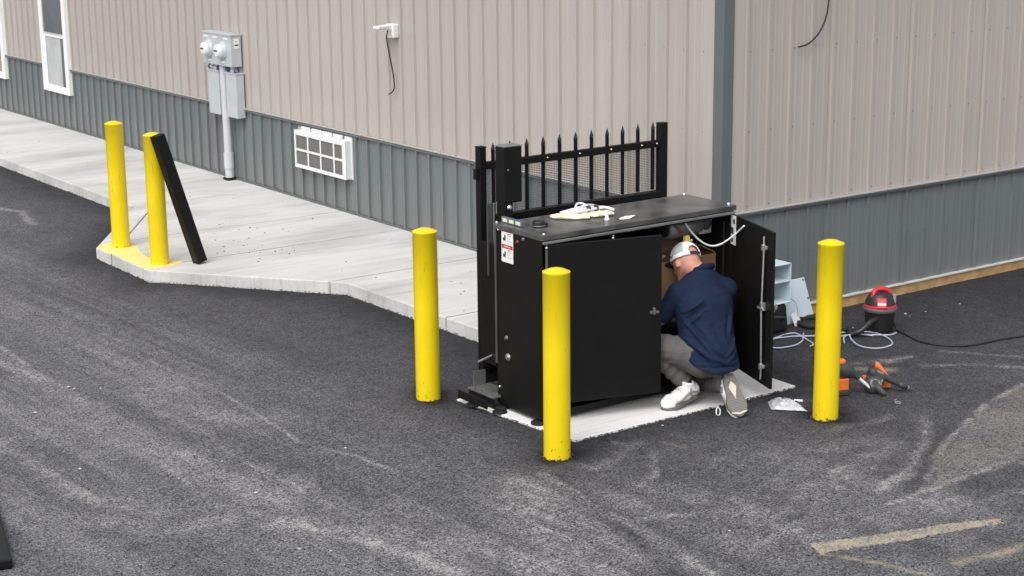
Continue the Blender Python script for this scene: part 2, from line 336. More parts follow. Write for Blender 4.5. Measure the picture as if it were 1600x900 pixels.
def link(name, me, parent=None, bevel=0, kind=None, seg=2):
    o = bpy.data.objects.new(name, me); C.objects.link(o)
    if parent is not None:
        o.parent = parent; o.matrix_parent_inverse = Matrix.Translation(-WLOC[parent.name]) if False else parent_inv(parent)
    if bevel:
        bv = o.modifiers.new("bevel", 'BEVEL'); bv.width = bevel; bv.segments = seg; bv.limit_method = 'ANGLE'; bv.angle_limit = R_(40)
    if kind: o["kind"] = kind
    return o
def world_mat(o):
    mloc = Matrix.LocRotScale(o.location, o.rotation_euler, o.scale)
    return world_mat(o.parent) @ o.matrix_parent_inverse @ mloc if o.parent else mloc
def parent_inv(p): return world_mat(p).inverted()      # children are modelled in world coordinates

def tag(o, label=None, cat=None, group=None, kind=None):
    if label: o["label"] = label
    if cat: o["category"] = cat
    if group: o["group"] = group
    if kind: o["kind"] = kind
    return o
def thing(name, label=None, cat=None, loc=(0, 0, 0), group=None, kind=None):
    o = bpy.data.objects.new(name, None); C.objects.link(o); o.location = loc; o.empty_display_size = 0.1
    return tag(o, label, cat, group, kind)
def copy_tree(root, loc, label=None):
    r = root.copy(); C.objects.link(r); r.location = loc
    if label: r["label"] = label
    def rec(src, dst):
        for ch in src.children:
            c = ch.copy(); C.objects.link(c); c.parent = dst; c.matrix_parent_inverse = ch.matrix_parent_inverse.copy(); rec(ch, c)
    rec(root, r); return r

def smooth_path(pts, n=8):
    P = [np.array(p, float) for p in pts]; P = [2 * P[0] - P[1]] + P + [2 * P[-1] - P[-2]]; out = []
    for i in range(1, len(P) - 2):
        for t in np.linspace(0, 1, n, endpoint=False):
            a, b, c, d = P[i - 1:i + 3]
            out.append(0.5 * (2 * b + (c - a) * t + (2 * a - 5 * b + 4 * c - d) * t * t + (3 * b - a - 3 * c + d) * t ** 3))
    out.append(P[-2]); return [tuple(p) for p in out]

# signed-distance sculpting: smooth unions of tapered capsules and ellipsoids, meshed with surface nets
class SDF:
    def __init__(s, lo, hi, h):
        s.lo = np.array(lo, float); s.h = h; s.n = np.ceil((np.array(hi) - s.lo) / h).astype(int) + 1
        s.V = np.full(s.n, 1.0, np.float32)
        s.ax = [s.lo[i] + np.arange(s.n[i]) * h for i in range(3)]
    def sub(s, lo, hi):
        a = np.clip(((np.array(lo) - s.lo) / s.h).astype(int), 0, s.n); b = np.clip(((np.array(hi) - s.lo) / s.h).astype(int) + 2, 0, s.n)
        sl = tuple(slice(a[i], b[i]) for i in range(3))
        X = s.ax[0][sl[0]][:, None, None]; Y = s.ax[1][sl[1]][None, :, None]; Z = s.ax[2][sl[2]][None, None, :]
        return sl, X, Y, Z
    def comb(s, sl, d, k, op):
        o = s.V[sl]; d = d.astype(np.float32)
        if op == 'u':
            if k <= 0: s.V[sl] = np.minimum(o, d)
            else:
                h = np.clip(0.5 + 0.5 * (o - d) / k, 0, 1); s.V[sl] = o * (1 - h) + d * h - k * h * (1 - h)
        else:
            if k <= 0: s.V[sl] = np.maximum(o, -d)
            else:
                h = np.clip(0.5 - 0.5 * (o + d) / k, 0, 1); s.V[sl] = o * (1 - h) - d * h + k * h * (1 - h)
    def cone(s, a, b, ra, rb, k=0.02, op='u', flat=None):
        a = np.array(a, float); b = np.array(b, float); pad = max(ra, rb) * 1.6 + k + 0.05
        sl, X, Y, Z = s.sub(np.minimum(a, b) - pad, np.maximum(a, b) + pad); ba = b - a; L = ba @ ba
        px, py, pz = X - a[0], Y - a[1], Z - a[2]
        t = np.clip((px * ba[0] + py * ba[1] + pz * ba[2]) / L, 0, 1)
        dx, dy, dz = px - t * ba[0], py - t * ba[1], pz - t * ba[2]
        q = dx * dx + dy * dy + dz * dz
        if flat is not None:
            fx = np.array(flat[0], float); fx /= np.linalg.norm(fx); c = dx * fx[0] + dy * fx[1] + dz * fx[2]
            q = q + c * c * (flat[1] ** 2 - 1)
        s.comb(sl, np.sqrt(q) - (ra + (rb - ra) * t), k, op); return s
    def ell(s, c, r, axes=None, k=0.02, op='u'):
        c = np.array(c, float); r = np.array(r, float); pad = r.max() + k + 0.05; A = np.array(axes if axes is not None else np.eye(3), float)
        sl, X, Y, Z = s.sub(c - pad, c + pad); P = (X - c[0], Y - c[1], Z - c[2])
        u = [(P[0] * A[i][0] + P[1] * A[i][1] + P[2] * A[i][2]) / r[i] for i in range(3)]
        q = np.sqrt(u[0] ** 2 + u[1] ** 2 + u[2] ** 2); q2 = np.sqrt((u[0] / r[0]) ** 2 + (u[1] / r[1]) ** 2 + (u[2] / r[2]) ** 2)
        s.comb(sl, q * (q - 1) / np.maximum(q2, 1e-6), k, op); return s
    def half(s, p, n, k=0.0):      # keep the side the normal points away from
        p = np.array(p, float); n = np.array(n, float); n /= np.linalg.norm(n)
        d = (s.ax[0][:, None, None] - p[0]) * n[0] + (s.ax[1][None, :, None] - p[1]) * n[1] + (s.ax[2][None, None, :] - p[2]) * n[2]
        s.V = np.maximum(s.V, d.astype(np.float32)); return s
    def mesh(s, it=1):
        V = s.V; S = V < 0; n = V.shape
        cs = [(i, j, k) for i in (0, 1) for j in (0, 1) for k in (0, 1)]
        def cr(A, c): return A[c[0]:n[0] - 1 + c[0], c[1]:n[1] - 1 + c[1], c[2]:n[2] - 1 + c[2]]
        cnt = sum(cr(S, c).astype(np.int8) for c in cs); act = (cnt > 0) & (cnt < 8)
        idx = np.full(act.shape, -1, np.int64); I = np.argwhere(act); idx[act] = np.arange(len(I))
        vals = np.stack([cr(V, c)[act] for c in cs], 1); acc = np.zeros((len(I), 3)); num = np.zeros(len(I))
        for a in range(8):
            for b in range(a + 1, 8):
                ca, cb = np.array(cs[a]), np.array(cs[b])
                if np.abs(ca - cb).sum() != 1: continue
                va, vb = vals[:, a], vals[:, b]; mk = (va < 0) != (vb < 0)
                t = np.where(mk, va / np.where(mk, va - vb, 1), 0)
                acc += mk[:, None] * (ca + t[:, None] * (cb - ca)); num += mk
        P = s.lo + (I + acc / num[:, None]) * s.h
        F = []
        for axn in range(3):
            o1, o2 = [(1, 2), (2, 0), (0, 1)][axn]
            sl0 = [slice(1, n[d] - 1) for d in range(3)]; sl0[axn] = slice(0, n[axn] - 1); sl1 = list(sl0); sl1[axn] = slice(1, n[axn])
            A, B = S[tuple(sl0)], S[tuple(sl1)]; E = np.argwhere(A != B); base = E.copy()
            for d in range(3):
                if d != axn: base[:, d] += 1
            fl = A[tuple(E.T)]
            def g(da, db):
                q = base.copy(); q[:, o1] -= da; q[:, o2] -= db; return idx[tuple(q.T)]
            q = np.stack([g(0, 0), g(1, 0), g(1, 1), g(0, 1)], 1); q[~fl] = q[~fl][:, ::-1]; F.append(q)
        F = np.concatenate(F)
        F = F[(F >= 0).all(1)]
        for _ in range(it):
            acc = np.zeros_like(P); c = np.zeros(len(P))
            for i in range(4):
                a, b = F[:, i], F[:, (i + 1) % 4]
                np.add.at(acc, a, P[b]); np.add.at(acc, b, P[a]); np.add.at(c, a, 1); np.add.at(c, b, 1)
            P = P * 0.4 + acc / np.maximum(c, 1)[:, None] * 0.6
        return P, F
def vnorm(P, F):
    n = np.cross(P[F[:, 2]] - P[F[:, 0]], P[F[:, 3]] - P[F[:, 1]]); N = np.zeros_like(P)
    for i in range(4): np.add.at(N, F[:, i], n)
    return N / np.maximum(np.linalg.norm(N, axis=1), 1e-9)[:, None]
def np_mesh(name, P, F, mats):
    me = bpy.data.meshes.new(name); me.vertices.add(len(P)); me.vertices.foreach_set("co", np.asarray(P, np.float32).ravel())
    F = np.asarray(F); k = F.shape[1]
    me.loops.add(F.size); me.loops.foreach_set("vertex_index", F.ravel().astype(np.int32))
    me.polygons.add(len(F)); me.polygons.foreach_set("loop_start", np.arange(0, F.size, k, dtype=np.int32)); me.polygons.foreach_set("loop_total", np.full(len(F), k, np.int32))
    for mm in (mats if isinstance(mats, (list, tuple)) else [mats]): me.materials.append(M[mm])
    me.polygons.foreach_set("use_smooth", np.ones(len(F), bool)); me.update(calc_edges=True); me.validate(); return me

exec_order = []
# ================================================================== THE SETTING
def axis(segs):
    out = []
    for a, b, st in segs: out += list(np.arange(a, b - 1e-9, st))
    out.append(segs[-1][1]); return np.array(out)
STROKES = [
  ('d', [(-2.9, -2.2), (-2.5, -2.75), (-2.2, -2.95), (-1.7, -2.85)], 0.30, 0.20), ('d', [(-2.6, -3.2), (-2.0, -3.35), (-1.4, -3.45)], 0.28, 0.18), ('d', [(-3.3, -1.9), (-3.5, -2.6), (-3.7, -3.4)], 0.22, 0.26), ('d', [(-1.9, -2.15), (-1.3, -2.35), (-0.9, -2.5)], 0.14, 0.14), ('d', [(-4.7, 2.2), (-4.6, 0.4), (-4.45, -1.2)], 0.14, 0.18), ('d', [(-4.25, 1.2), (-4.2, -0.4), (-4.1, -1.4)], 0.10, 0.16),
  ('k', [(-0.40, -2.63), (-0.80, -2.84), (-1.20, -3.06), (-1.42, -3.20)], 0.10, 0.12), ('d', [(0.853, -2.21), (0.242, -2.375), (-0.56, -2.735), (-1.208, -3.12)], 0.022, 0.42), ('k', [(-2.9, -1.75), (-3.05, -2.5), (-3.3, -3.3)], 0.10, 0.14),
  ('d', [(-4.708, 2.735), (-4.63, 2.151), (-4.608, 1.363)], 0.07, 0.3), ('d', [(-4.553, 3.175), (-4.566, 2.518)], 0.02, 0.35),
  ('d', [(-3.772, 3.047), (-3.707, 2.16)], 0.015, 0.28), ('d', [(-3.72, 1.057), (-3.811, -0.269), (-3.656, -0.727), (-3.62, -1.12)], 0.018, 0.3),
  ('d', [(-4.684, -0.065), (-4.751, -1.042)], 0.03, 0.22), ('d', [(-4.259, -0.085), (-4.224, -0.704), (-4.24, -1.429)], 0.05, 0.25),
  ('d', [(-5.351, 0.905), (-5.312, -0.292), (-5.08, -0.857)], 0.1, 0.22), ('d', [(-5.44, -0.709), (-5.146, -1.173), (-4.672, -1.165)], 0.12, 0.18),
  ('d', [(-4.5, -1.565), (-4.453, -1.696)], 0.03, 0.8), ('d', [(-4.568, -1.429), (-4.322, -1.853)], 0.1, 0.3),
  ('d', [(-4.345, -1.894), (-4.221, -2.346), (-4.177, -2.644)], 0.05, 0.45), ('d', [(-4.033, -1.649), (-3.95, -2.306), (-3.798, -2.908)], 0.22, 0.22),
  ('d', [(-2.932, -1.685), (-3.064, -2.744), (-3.152, -3.415)], 0.05, 0.35), ('d', [(-3.118, -1.615), (-3.166, -2.304), (-3.349, -3.088)], 0.12, 0.22),
  ('d', [(-2.224, -1.478), (-2.15, -1.767), (-2.398, -2.091), (-2.822, -2.31), (-2.971, -2.171)], 0.03, 0.25), ('d', [(-2.701, -1.572), (-2.617, -1.782), (-2.095, -1.576)], 0.05, 0.2),
  ('d', [(-2.954, -2.612), (-2.457, -2.803)], 0.05, 0.3), ('d', [(-2.592, -2.738), (-2.236, -2.882), (-1.702, -2.758), (-1.272, -2.658), (-0.861, -2.594)], 0.09, 0.25),
  ('d', [(-2.53, -3.089), (-1.99, -2.94), (-1.223, -2.769)], 0.05, 0.25), ('d', [(-1.553, -3.075), (-1.156, -2.963)], 0.05, 0.45),
  ('d', [(-0.288, -2.297), (-0.649, -2.678), (-1.098, -2.936)], 0.05, 0.3), ('d', [(-1.659, -3.28), (-1.018, -3.236), (-0.523, -3.213), (-0.49, -3.282)], 0.03, 0.4),
  ('d', [(1.031, -1.319), (1.225, -1.579), (1.392, -1.795)], 0.02, 0.4), ('d', [(0.632, -1.486), (0.937, -1.7), (1.175, -1.967)], 0.03, 0.4),
  ('d', [(0.327, -1.146), (0.55, -1.253), (0.738, -1.269)], 0.05, 0.35), ('d', [(-1.507, -3.559), (-1.036, -3.533), (-0.876, -3.587)], 0.05, 0.2),
  ('d', [(-0.948, -2.129), (-0.655, -2.187), (-0.455, -2.17)], 0.04, 0.3), ('d', [(-4.302, 1.314), (-4.032, 0.565), (-3.723, 0.242)], 0.1, 0.15),
  ('d', [(-2.605, 8.718), (-2.503, 8.406), (-2.619, 7.617)], 0.05, 0.35), ('d', [(-3.921, 2.687), (-3.741, 1.268)], 0.2, 0.12),
  ('t', [(-2.491, -3.583), (-2.34, -3.848), (-2.264, -4.083)], 0.025, 0.35), ('t', [(-2.023, -4.087), (-1.761, -4.122), (-1.547, -4.118)], 0.05, 0.35),
  ('t', [(0.205, -1.261), (0.38, -1.396)], 0.07, 0.35), ('t', [(-1.966, -1.674), (-1.951, -1.841)], 0.03, 0.2)]
OLD = [(3.2, -1.85), (0.853, -2.221), (0.242, -2.388), (-0.56, -2.746), (-1.208, -3.133), (-1.47, -3.269), (-1.018, -3.236), (-0.523, -3.213), (0.4, -3.3), (3.2, -3.2)]
YL = [(-2.451, -3.436), (-2.52, -3.584), (-2.46, -3.563), (-2.062, -3.684), (-1.374, -3.842), (-1.341, -3.794), (-1.642, -3.675), (-2.028, -3.561)]
CURB = [(-1.63, 20.5), (-1.63, 7.36), (-2.755, 5.64), (-2.755, 4.46), (-1.60, 2.96), (-1.55, 0.0)]
BOLL = [(-2.544, 5.536, 0.1046), (-2.56, 4.633, 0.1046), (-2.657, 0.022, 0), (-2.677, -1.477, 0), (-0.801, -1.925, 0)]
def seg_d(X, Y, pts):
    d = np.full(X.shape, 1e9)
    for (ax, ay), (bx, by) in zip(pts[:-1], pts[1:]):
        vx, vy = bx - ax, by - ay; t = np.clip(((X - ax) * vx + (Y - ay) * vy) / (vx * vx + vy * vy), 0, 1)
        d = np.minimum(d, np.hypot(X - ax - t * vx, Y - ay - t * vy))
    return d
def inside(X, Y, poly):
    r = np.zeros(X.shape, bool); n = len(poly)
    for i in range(n):
        (x0, y0), (x1, y1) = poly[i], poly[(i + 1) % n]
        c = ((y0 > Y) != (y1 > Y)) & (X < (x1 - x0) * (Y - y0) / (y1 - y0 + 1e-12) + x0); r ^= c
    return r
def vnoise(X, Y, s, seed):
    r = np.random.default_rng(seed); G = r.random((512, 512)); x = X / s; y = Y / s
    xi = np.floor(x).astype(int); yi = np.floor(y).astype(int); fx = x - xi; fy = y - yi; fx = fx * fx * (3 - 2 * fx); fy = fy * fy * (3 - 2 * fy)
    g = lambda a, b: G[a % 512, b % 512]
    return (g(xi, yi) * (1 - fx) + g(xi + 1, yi) * fx) * (1 - fy) + (g(xi, yi + 1) * (1 - fx) + g(xi + 1, yi + 1) * fx) * fy
def make_ground():
    xs = axis([(-900, -60, 120), (-60, -12, 8), (-12, -6.4, 0.4), (-6.4, -4.0, 0.022), (-4.0, 0.2, 0.014), (0.2, 4.6, 0.03), (4.6, 12, 0.5), (12, 60, 8), (60, 900, 120)])
    ys = axis([(-900, -60, 120), (-60, -8, 6), (-8, -4.7, 0.25), (-4.7, -1.2, 0.014), (-1.2, 3.2, 0.025), (3.2, 13, 0.06), (13, 24, 0.5), (24, 72, 8), (72, 900, 120)])
    X, Y = np.meshgrid(xs, ys, indexing='ij')
    Wx = X + (vnoise(X, Y, 0.11, 1) - 0.5) * 0.06 + (vnoise(X, Y, 0.4, 2) - 0.5) * 0.10; Wy = Y + (vnoise(X, Y, 0.11, 3) - 0.5) * 0.06 + (vnoise(X, Y, 0.4, 4) - 0.5) * 0.10
    far = np.clip((-X - 2.2) / 2.2, 0, 1)                       # the drive lane on the left is driven grey; the new mat by the building is still black
    fr = np.clip((-Y - 0.9) / 2.2, 0, 1)
    fr = fr * (1 - 0.45 * np.clip((X + 1.3) / 0.8, 0, 1)); L = 0.355 + np.maximum(0.215 * far ** 0.8, 0.135 * fr ** 0.8)
    L += 0.05 * np.clip((Y - 3) / 5, 0, 1)
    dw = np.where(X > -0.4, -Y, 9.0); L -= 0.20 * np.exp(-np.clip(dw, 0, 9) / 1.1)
    dc = seg_d(Wx, Wy, CURB); L -= 0.22 * np.exp(-(dc / 0.33) ** 2)      # bitumen left along the kerb when the mat was rolled
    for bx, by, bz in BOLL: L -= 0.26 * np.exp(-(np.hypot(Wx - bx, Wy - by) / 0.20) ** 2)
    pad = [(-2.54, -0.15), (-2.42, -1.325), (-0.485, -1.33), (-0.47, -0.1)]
    for bx, by, bz in BOLL[2:]: L -= 0.35 * np.exp(-(np.hypot(Wx - bx, Wy - by) / 0.115) ** 4)  # black gap ring at the post feet, contact shadow painted into its tone
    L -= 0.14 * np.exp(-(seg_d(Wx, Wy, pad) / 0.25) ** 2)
    L += 0.13 * inside(X * 0.85 + Wx * 0.15, Y * 0.85 + Wy * 0.15, OLD)
    # long tyre bands of the lane
    u = (Wx * 0.985 + Wy * 0.17); band = vnoise(u * 1.0, (Wy - Wx * 0.17) * 0.10, 0.22, 9); L += (band - 0.5) * 0.16 * np.maximum(far, fr)
    lane = np.clip((-X - 2.6) / 0.6, 0, 1); near = np.clip((-Y - 1.6) / 0.8, 0, 1) * (1 - lane)
    st = vnoise(X + 0.05 * Y, Y, 1.0, 40) * 0
    for wd, ln, amp, sd in ((0.035, 2.2, 0.085, 31), (0.10, 3.5, 0.08, 32), (0.018, 1.2, 0.06, 33)):
        st = st + amp * (vnoise((X + 0.06 * Y) / wd * 0.1, (Y) / ln * 0.1, 0.1, sd) - 0.5) * lane
        st = st + 0.6 * amp * (vnoise((Y - 0.30 * X) / wd * 0.1, (X + 0.3 * Y) / ln * 0.1, 0.1, sd + 5) - 0.5) * near
    L += st * np.clip(np.maximum(far, fr) * 1.6, 0, 1) * (0.4 + 1.2 * vnoise(X, Y, 1.1, 39))
    T = np.zeros_like(L); D = np.zeros_like(L)
    brk = np.clip(0.1 + 1.1 * vnoise(X, Y, 0.10, 11) * (0.5 + vnoise(X, Y, 0.03, 12)) + 0.5 * vnoise(X, Y, 0.45, 13), 0, 1.6)
    for k, pts, w, v in STROKES:
        q = 0.15 if w < 0.035 else 0.5; d = seg_d(Wx * q + X * (1 - q), Wy * q + Y * (1 - q), pts); a = v * np.exp(-(d / (w * (1.0 if k == 'd' else 0.75))) ** 2) * brk
        if k == 'd': D = np.maximum(D, a)
        elif k == 'k': L -= a
        else: T = np.maximum(T, a * 1.3)
    T = np.maximum(T, 0.10 * D)
    yl = inside(X * 0.8 + Wx * 0.2, Y * 0.8 + Wy * 0.2, YL); T = np.maximum(T, yl * np.clip(0.15 + 0.6 * vnoise(X, Y, 0.05, 5) + 0.35 * vnoise(X, Y, 0.018, 15), 0, 1)); L += 0.16 * yl
    T += 0.16 * inside(Wx, Wy, OLD) * vnoise(X, Y, 0.3, 6) + 0.10 * np.clip(vnoise(X, Y, 0.7, 8) - 0.5, 0, 1) * fr
    Z = 0.006 * (vnoise(X, Y, 0.9, 21) - 0.5) + 0.004 * (vnoise(X, Y, 0.05, 22) - 0.5)
    Z += 0.030 * np.clip(1 + (Y + 0.0) / 0.7, 0, 1) ** 1.5 * np.clip((X + 0.2) / 0.6, 0, 1) * (Y < 0.5)
    Z = np.where((np.abs(X) > 40) | (np.abs(Y) > 60), 0, Z) - 0.004
    n0, n1 = X.shape; I = np.arange(n0 * n1).reshape(n0, n1)
    F = np.stack([I[:-1, :-1], I[1:, :-1], I[1:, 1:], I[:-1, 1:]], -1).reshape(-1, 4)
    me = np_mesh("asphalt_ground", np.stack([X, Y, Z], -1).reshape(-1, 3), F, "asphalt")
    a = me.color_attributes.new("wear_shade", 'FLOAT_COLOR', 'POINT')
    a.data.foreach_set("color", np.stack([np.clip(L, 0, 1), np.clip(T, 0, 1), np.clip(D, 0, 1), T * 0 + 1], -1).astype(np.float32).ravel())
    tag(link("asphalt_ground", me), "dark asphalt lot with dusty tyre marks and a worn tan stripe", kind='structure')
make_ground()

# concrete walk beside the long wall, one slab per bay
walk = tag(thing("sidewalk"), "pale concrete sidewalk with kerb edge along the long wall", kind='structure')
ZS = 0.1046
def slab(poly, z=ZS):
    b = MB(); b.prism(poly, -0.1, z); return b.build("concrete_slab", "concrete", walk, bevel=0.009)
g = 0.009
def xo(y): return -1.63 if y > 7.36 else (-1.60 + 0.05 * (2.96 - y) / 2.96)
ys = [0.02, 1.45, 3.08]
slab([(-0.005, 0.02), (-0.005, 1.45 - g), (xo(1.45), 1.45 - g), (xo(0.02), 0.02)])
slab([(-0.005, 1.45 + g), (-0.005, 3.08 - g), (-1.69, 3.08 - g), (-1.60, 2.96), (xo(1.45), 1.45 + g)])
slab([(-0.005, 3.08 + g), (-0.005, 4.58 - g), (-2.755, 4.58 - g), (-2.755, 4.46), (-1.70, 3.08 + g)])
slab([(-0.005, 4.58 + g), (-0.005, 5.77 - g), (-2.42, 5.77 - g), (-2.755, 5.27), (-2.755, 4.58 + g)])
slab([(-0.005, 5.77 + g), (-0.005, 7.36 - g), (-1.39, 7.36 - g), (-2.415, 5.77 + g)])
d = Vector((0.556, 0.831)); 
slab([(-2.755, 5.285), (-2.755, 5.64), (-1.63, 7.356), (-1.40, 7.356)])
yy = 7.36
while yy < 20:
    y2 = min(yy + 1.53, 20.4); slab([(-0.005, yy + g), (-0.005, y2 - g), (-1.63, y2 - g), (-1.63, yy + g)]); yy = y2
for yj in (1.45, 3.08, 4.58, 5.77, 7.36) + tuple(7.36 + 1.53 * k for k in range(1, 9)):
    x_ = {3.08: -1.66, 4.58: -2.74, 5.77: -2.41, 7.36: -1.62}.get(yj, xo(yj) + 0.012)
    b = MB(); b.box(x_, -0.008, yj - g + 0.001, yj + g - 0.001, 0.02, ZS - 0.004); b.build("joint_filler", "joint_dirt", walk)
# yellow overspray on the nose of the walk
b = MB(); b.prism([(-2.748, 5.62), (-2.66, 5.73), (-2.50, 5.80), (-2.44, 5.66), (-2.42, 5.44), (-2.50, 5.22), (-2.545, 4.93), (-2.49, 4.73), (-2.40, 4.66), (-2.35, 4.60), (-2.385, 4.54), (-2.47, 4.50), (-2.63, 4.475), (-2.747, 4.49)], ZS + 0.0005, ZS + 0.003)
b.build("paint_patch", "paint_film_yellow", walk)
# equipment pad
b = MB(); b.prism([(-2.54, -0.15), (-2.42, -1.325), (-0.485, -1.33), (-0.47, -0.1)], -0.1, 0.012)
tag(b.build("concrete_pad", "concrete_pad", None, bevel=0.006), "small concrete pad under the black gate operator cabinet", kind='structure')

# grit on the walk, chips on the asphalt
def specks(name, pts, r0, r1, m, label, z, jitter=0):
    b = MB()
    for x, y in pts:
        r = random.uniform(r0, r1); c = Vector((x + random.uniform(-jitter, jitter), y + random.uniform(-jitter, jitter), z + r * 0.25)); ph = random.random() * 6
        ring = [c + Vector((math.cos(ph + k * 1.047) * r * random.uniform(.7, 1.2), math.sin(ph + k * 1.047) * r * random.uniform(.7, 1.2), 0)) for k in range(6)]
        vs = ring + [c + Vector((0, 0, r * 0.6)), c - Vector((0, 0, r * 0.4))]
        b.add(vs, [(k, (k + 1) % 6, 6) for k in range(6)] + [((k + 1) % 6, k, 7) for k in range(6)])
    return tag(b.build(name, m, None), label, kind='stuff')
DEB = [(-0.281, 7.255), (-0.379, 6.945), (-1.812, 5.269), (-1.636, 5.354), (-1.784, 4.917), (-1.581, 5.123), (-1.64, 4.912), (-1.61, 4.852), (-1.572, 4.859), (-1.709, 4.54), (-1.403, 4.653), (-1.495, 4.441), (-1.408, 4.478), (-1.558, 4.112), (-1.34, 4.354), (-1.7, 4.09), (-1.872, 4.738), (-0.663, 7.66), (-0.909, 7.514), (-1.58, 5.54), (-1.307, 5.558), (-1.391, 5.784), (-1.094, 6.168), (-1.217, 5.137), (-1.349, 6.16), (-1.708, 6.872), (-1.444, 4.262), (-1.042, 11.057), (-1.262, 11.689), (-0.97, 10.258), (-1.134, 3.096), (-0.419, 3.698), (-0.869, 2.429), (-1.059, 1.998), (-0.843, 2.319)]
DEB2 = DEB + [(random.uniform(-2.0, -1.0), random.gauss(4.9, 0.6)) for _ in range(25)] + [(random.uniform(-1.5, -0.2), random.uniform(0.8, 13)) for _ in range(40)]
specks("grit", [p for p in DEB2 if p[1] > 3.2 or p[0] > -1.5], 0.004, 0.011, "stone_dark", "dark grit and crumbs scattered over the sidewalk", ZS)
CH = [(-4.951, 1.355), (-4.546, 1.788), (-4.532, 1.718), (-4.57, 1.885), (-4.725, 2.388), (-4.377, 1.619), (-5.139, 0.091), (-4.382, -0.309), (-4.682, -1.845), (-4.56, -1.969), (-4.47, -0.931), (-4.595, -2.172), (-4.779, 2.265), (-1.773, -1.417), (-2.673, -3.039), (2.496, -0.241), (3.109, -0.07), (2.385, -0.239), (2.361, -0.135), (2.252, -0.469), (-3.646, -0.551), (-4.458, -0.087)]
specks("stone_chips", CH + [(random.uniform(1.6, 2.9), random.uniform(-0.5, -0.1)) for _ in range(12)], 0.006, 0.015, "stone_light", "pale stone chips lying on the asphalt", -0.001)
# loose crumbs of asphalt where the mat meets kerb and pad
cr = []
for (p, q, n) in ((CURB[1], CURB[2], 60), (CURB[2], CURB[3], 70), (CURB[3], CURB[4], 110), (CURB[4], CURB[5], 110), ((-1.63, 13), (-1.63, 7.36), 130), ((-2.54, -0.15), (-2.42, -1.325), 110), ((-2.42, -1.325), (-0.485, -1.33), 190), ((-0.485, -1.33), (-0.47, -0.5), 60)):
    nx, ny = -(q[1] - p[1]), q[0] - p[0]; l = math.hypot(nx, ny); nx, ny = nx / l, ny / l; s = -1
    for _ in range(n):
        t = random.random(); o = abs(random.gauss(0.0, 0.018)) + 0.002
        cr.append((p[0] + (q[0] - p[0]) * t + nx * o * s, p[1] + (q[1] - p[1]) * t + ny * o * s))
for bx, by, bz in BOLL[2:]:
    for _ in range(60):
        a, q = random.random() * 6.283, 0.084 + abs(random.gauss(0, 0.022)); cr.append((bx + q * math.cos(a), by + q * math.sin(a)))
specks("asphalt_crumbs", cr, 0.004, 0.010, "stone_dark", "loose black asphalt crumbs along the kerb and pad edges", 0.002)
for i, (bx, by, bz) in enumerate(BOLL): pass

# ================================================================== THE BUILDING
bld = thing("metal_building", "long metal building with tan upper siding and grey lower siding", "building", (0, 0, 0))
ZB = 0.945; ZM = 0.119; HW = 3.9; YA, XB = 20.0, 9.6; PW = 0.9144
def profile(lap=0.0026, H=0.027, hq=0.0022):
    pts = []; n = 4
    def rib(c, h, hb, ht): return [(c - hb, 0), (c - ht, h), (c + ht, h), (c + hb, 0)]
    pts.append((-0.034, lap))
    for k in range(n):
        c = k * 0.2286; r = rib(c, H, 0.0130, 0.0115)
        if k == 0: r = [(a, hh + lap) for a, hh in r] ; r.append((0.034, 0.0))
        pts += r
        for q in (1 / 3, 2 / 3): pts += rib(c + q * 0.2286, hq, 0.014, 0.008)
    pts.append((PW - 0.0335, 0)); return pts
def panel_mesh(name, z0, z1, m, *a):
    p = profile(0.0026, *a); n = len(p); b = MB()
    vs = [(u, -o, z0) for u, o in p] + [(u, -o, z1) for u, o in p]
    b.add(vs, [(i, i + 1, n + i + 1, n + i) for i in range(n - 1)])
    for k in (0,):   # lap edge return
        pass
    return b.mesh(name, m)
pm_tan = panel_mesh("siding_panel", ZB + 0.012, HW, "tan_siding"); pm_tanB = panel_mesh("siding_panel", ZB + 0.012, HW, "tan_siding", 0.015, 0.0012); pm_gA = panel_mesh("siding_panel", ZS + 0.022, ZB - 0.03, "grey_siding"); pm_gB = panel_mesh("siding_panel", ZM + 0.008, ZB - 0.03, "grey_siding", 0.015, 0.0012)
def put_panel(me, x, y, rot):
    o = link("siding_panel", me, bld); o.location = (x, y, 0); o.rotation_euler = (0, 0, rot); return o
for k in range(22):
    y = 0.176 + PW * (k + 1)
    put_panel(pm_tan, -0.001, y, -PI / 2); put_panel(pm_gA, -0.001, y, -PI / 2)
for k in range(10):
    x = 0.2286 + PW * k
    put_panel(pm_tanB, x, -0.001, 0); put_panel(pm_gB, x, -0.001, 0)
b = MB(); b.box(0.012, 0.1, 0.1, YA + 0.4, ZS - 0.02, HW); b.box(0.1, XB + 0.3, 0.012, 0.1, 0.03, HW); b.box(0.012, 0.1, 0.012, 0.1, 0.03, HW)
b.box(XB + 0.2, XB + 0.3, 0.1, YA + 0.4, 0, HW); b.box(0.1, XB + 0.2, YA + 0.3, YA + 0.4, 0, HW); b.build("wall_core", "gasket", bld)
b = MB(); b.add([(-0.35, -0.35, HW), (XB + 0.6, -0.35, HW), (XB + 0.6, YA + 0.7, HW), (-0.35, YA + 0.7, HW), (-0.35, YA / 2, HW + 1.6), (XB + 0.6, YA / 2, HW + 1.6)][:4] + [(XB / 2, -0.35, HW + 1.3), (XB / 2, YA + 0.7, HW + 1.3)],
    [(0, 4, 5, 3), (4, 1, 2, 5), (0, 1, 4), (2, 3, 5), (3, 2, 1, 0)]); b.build("roof", "roof_metal", bld)
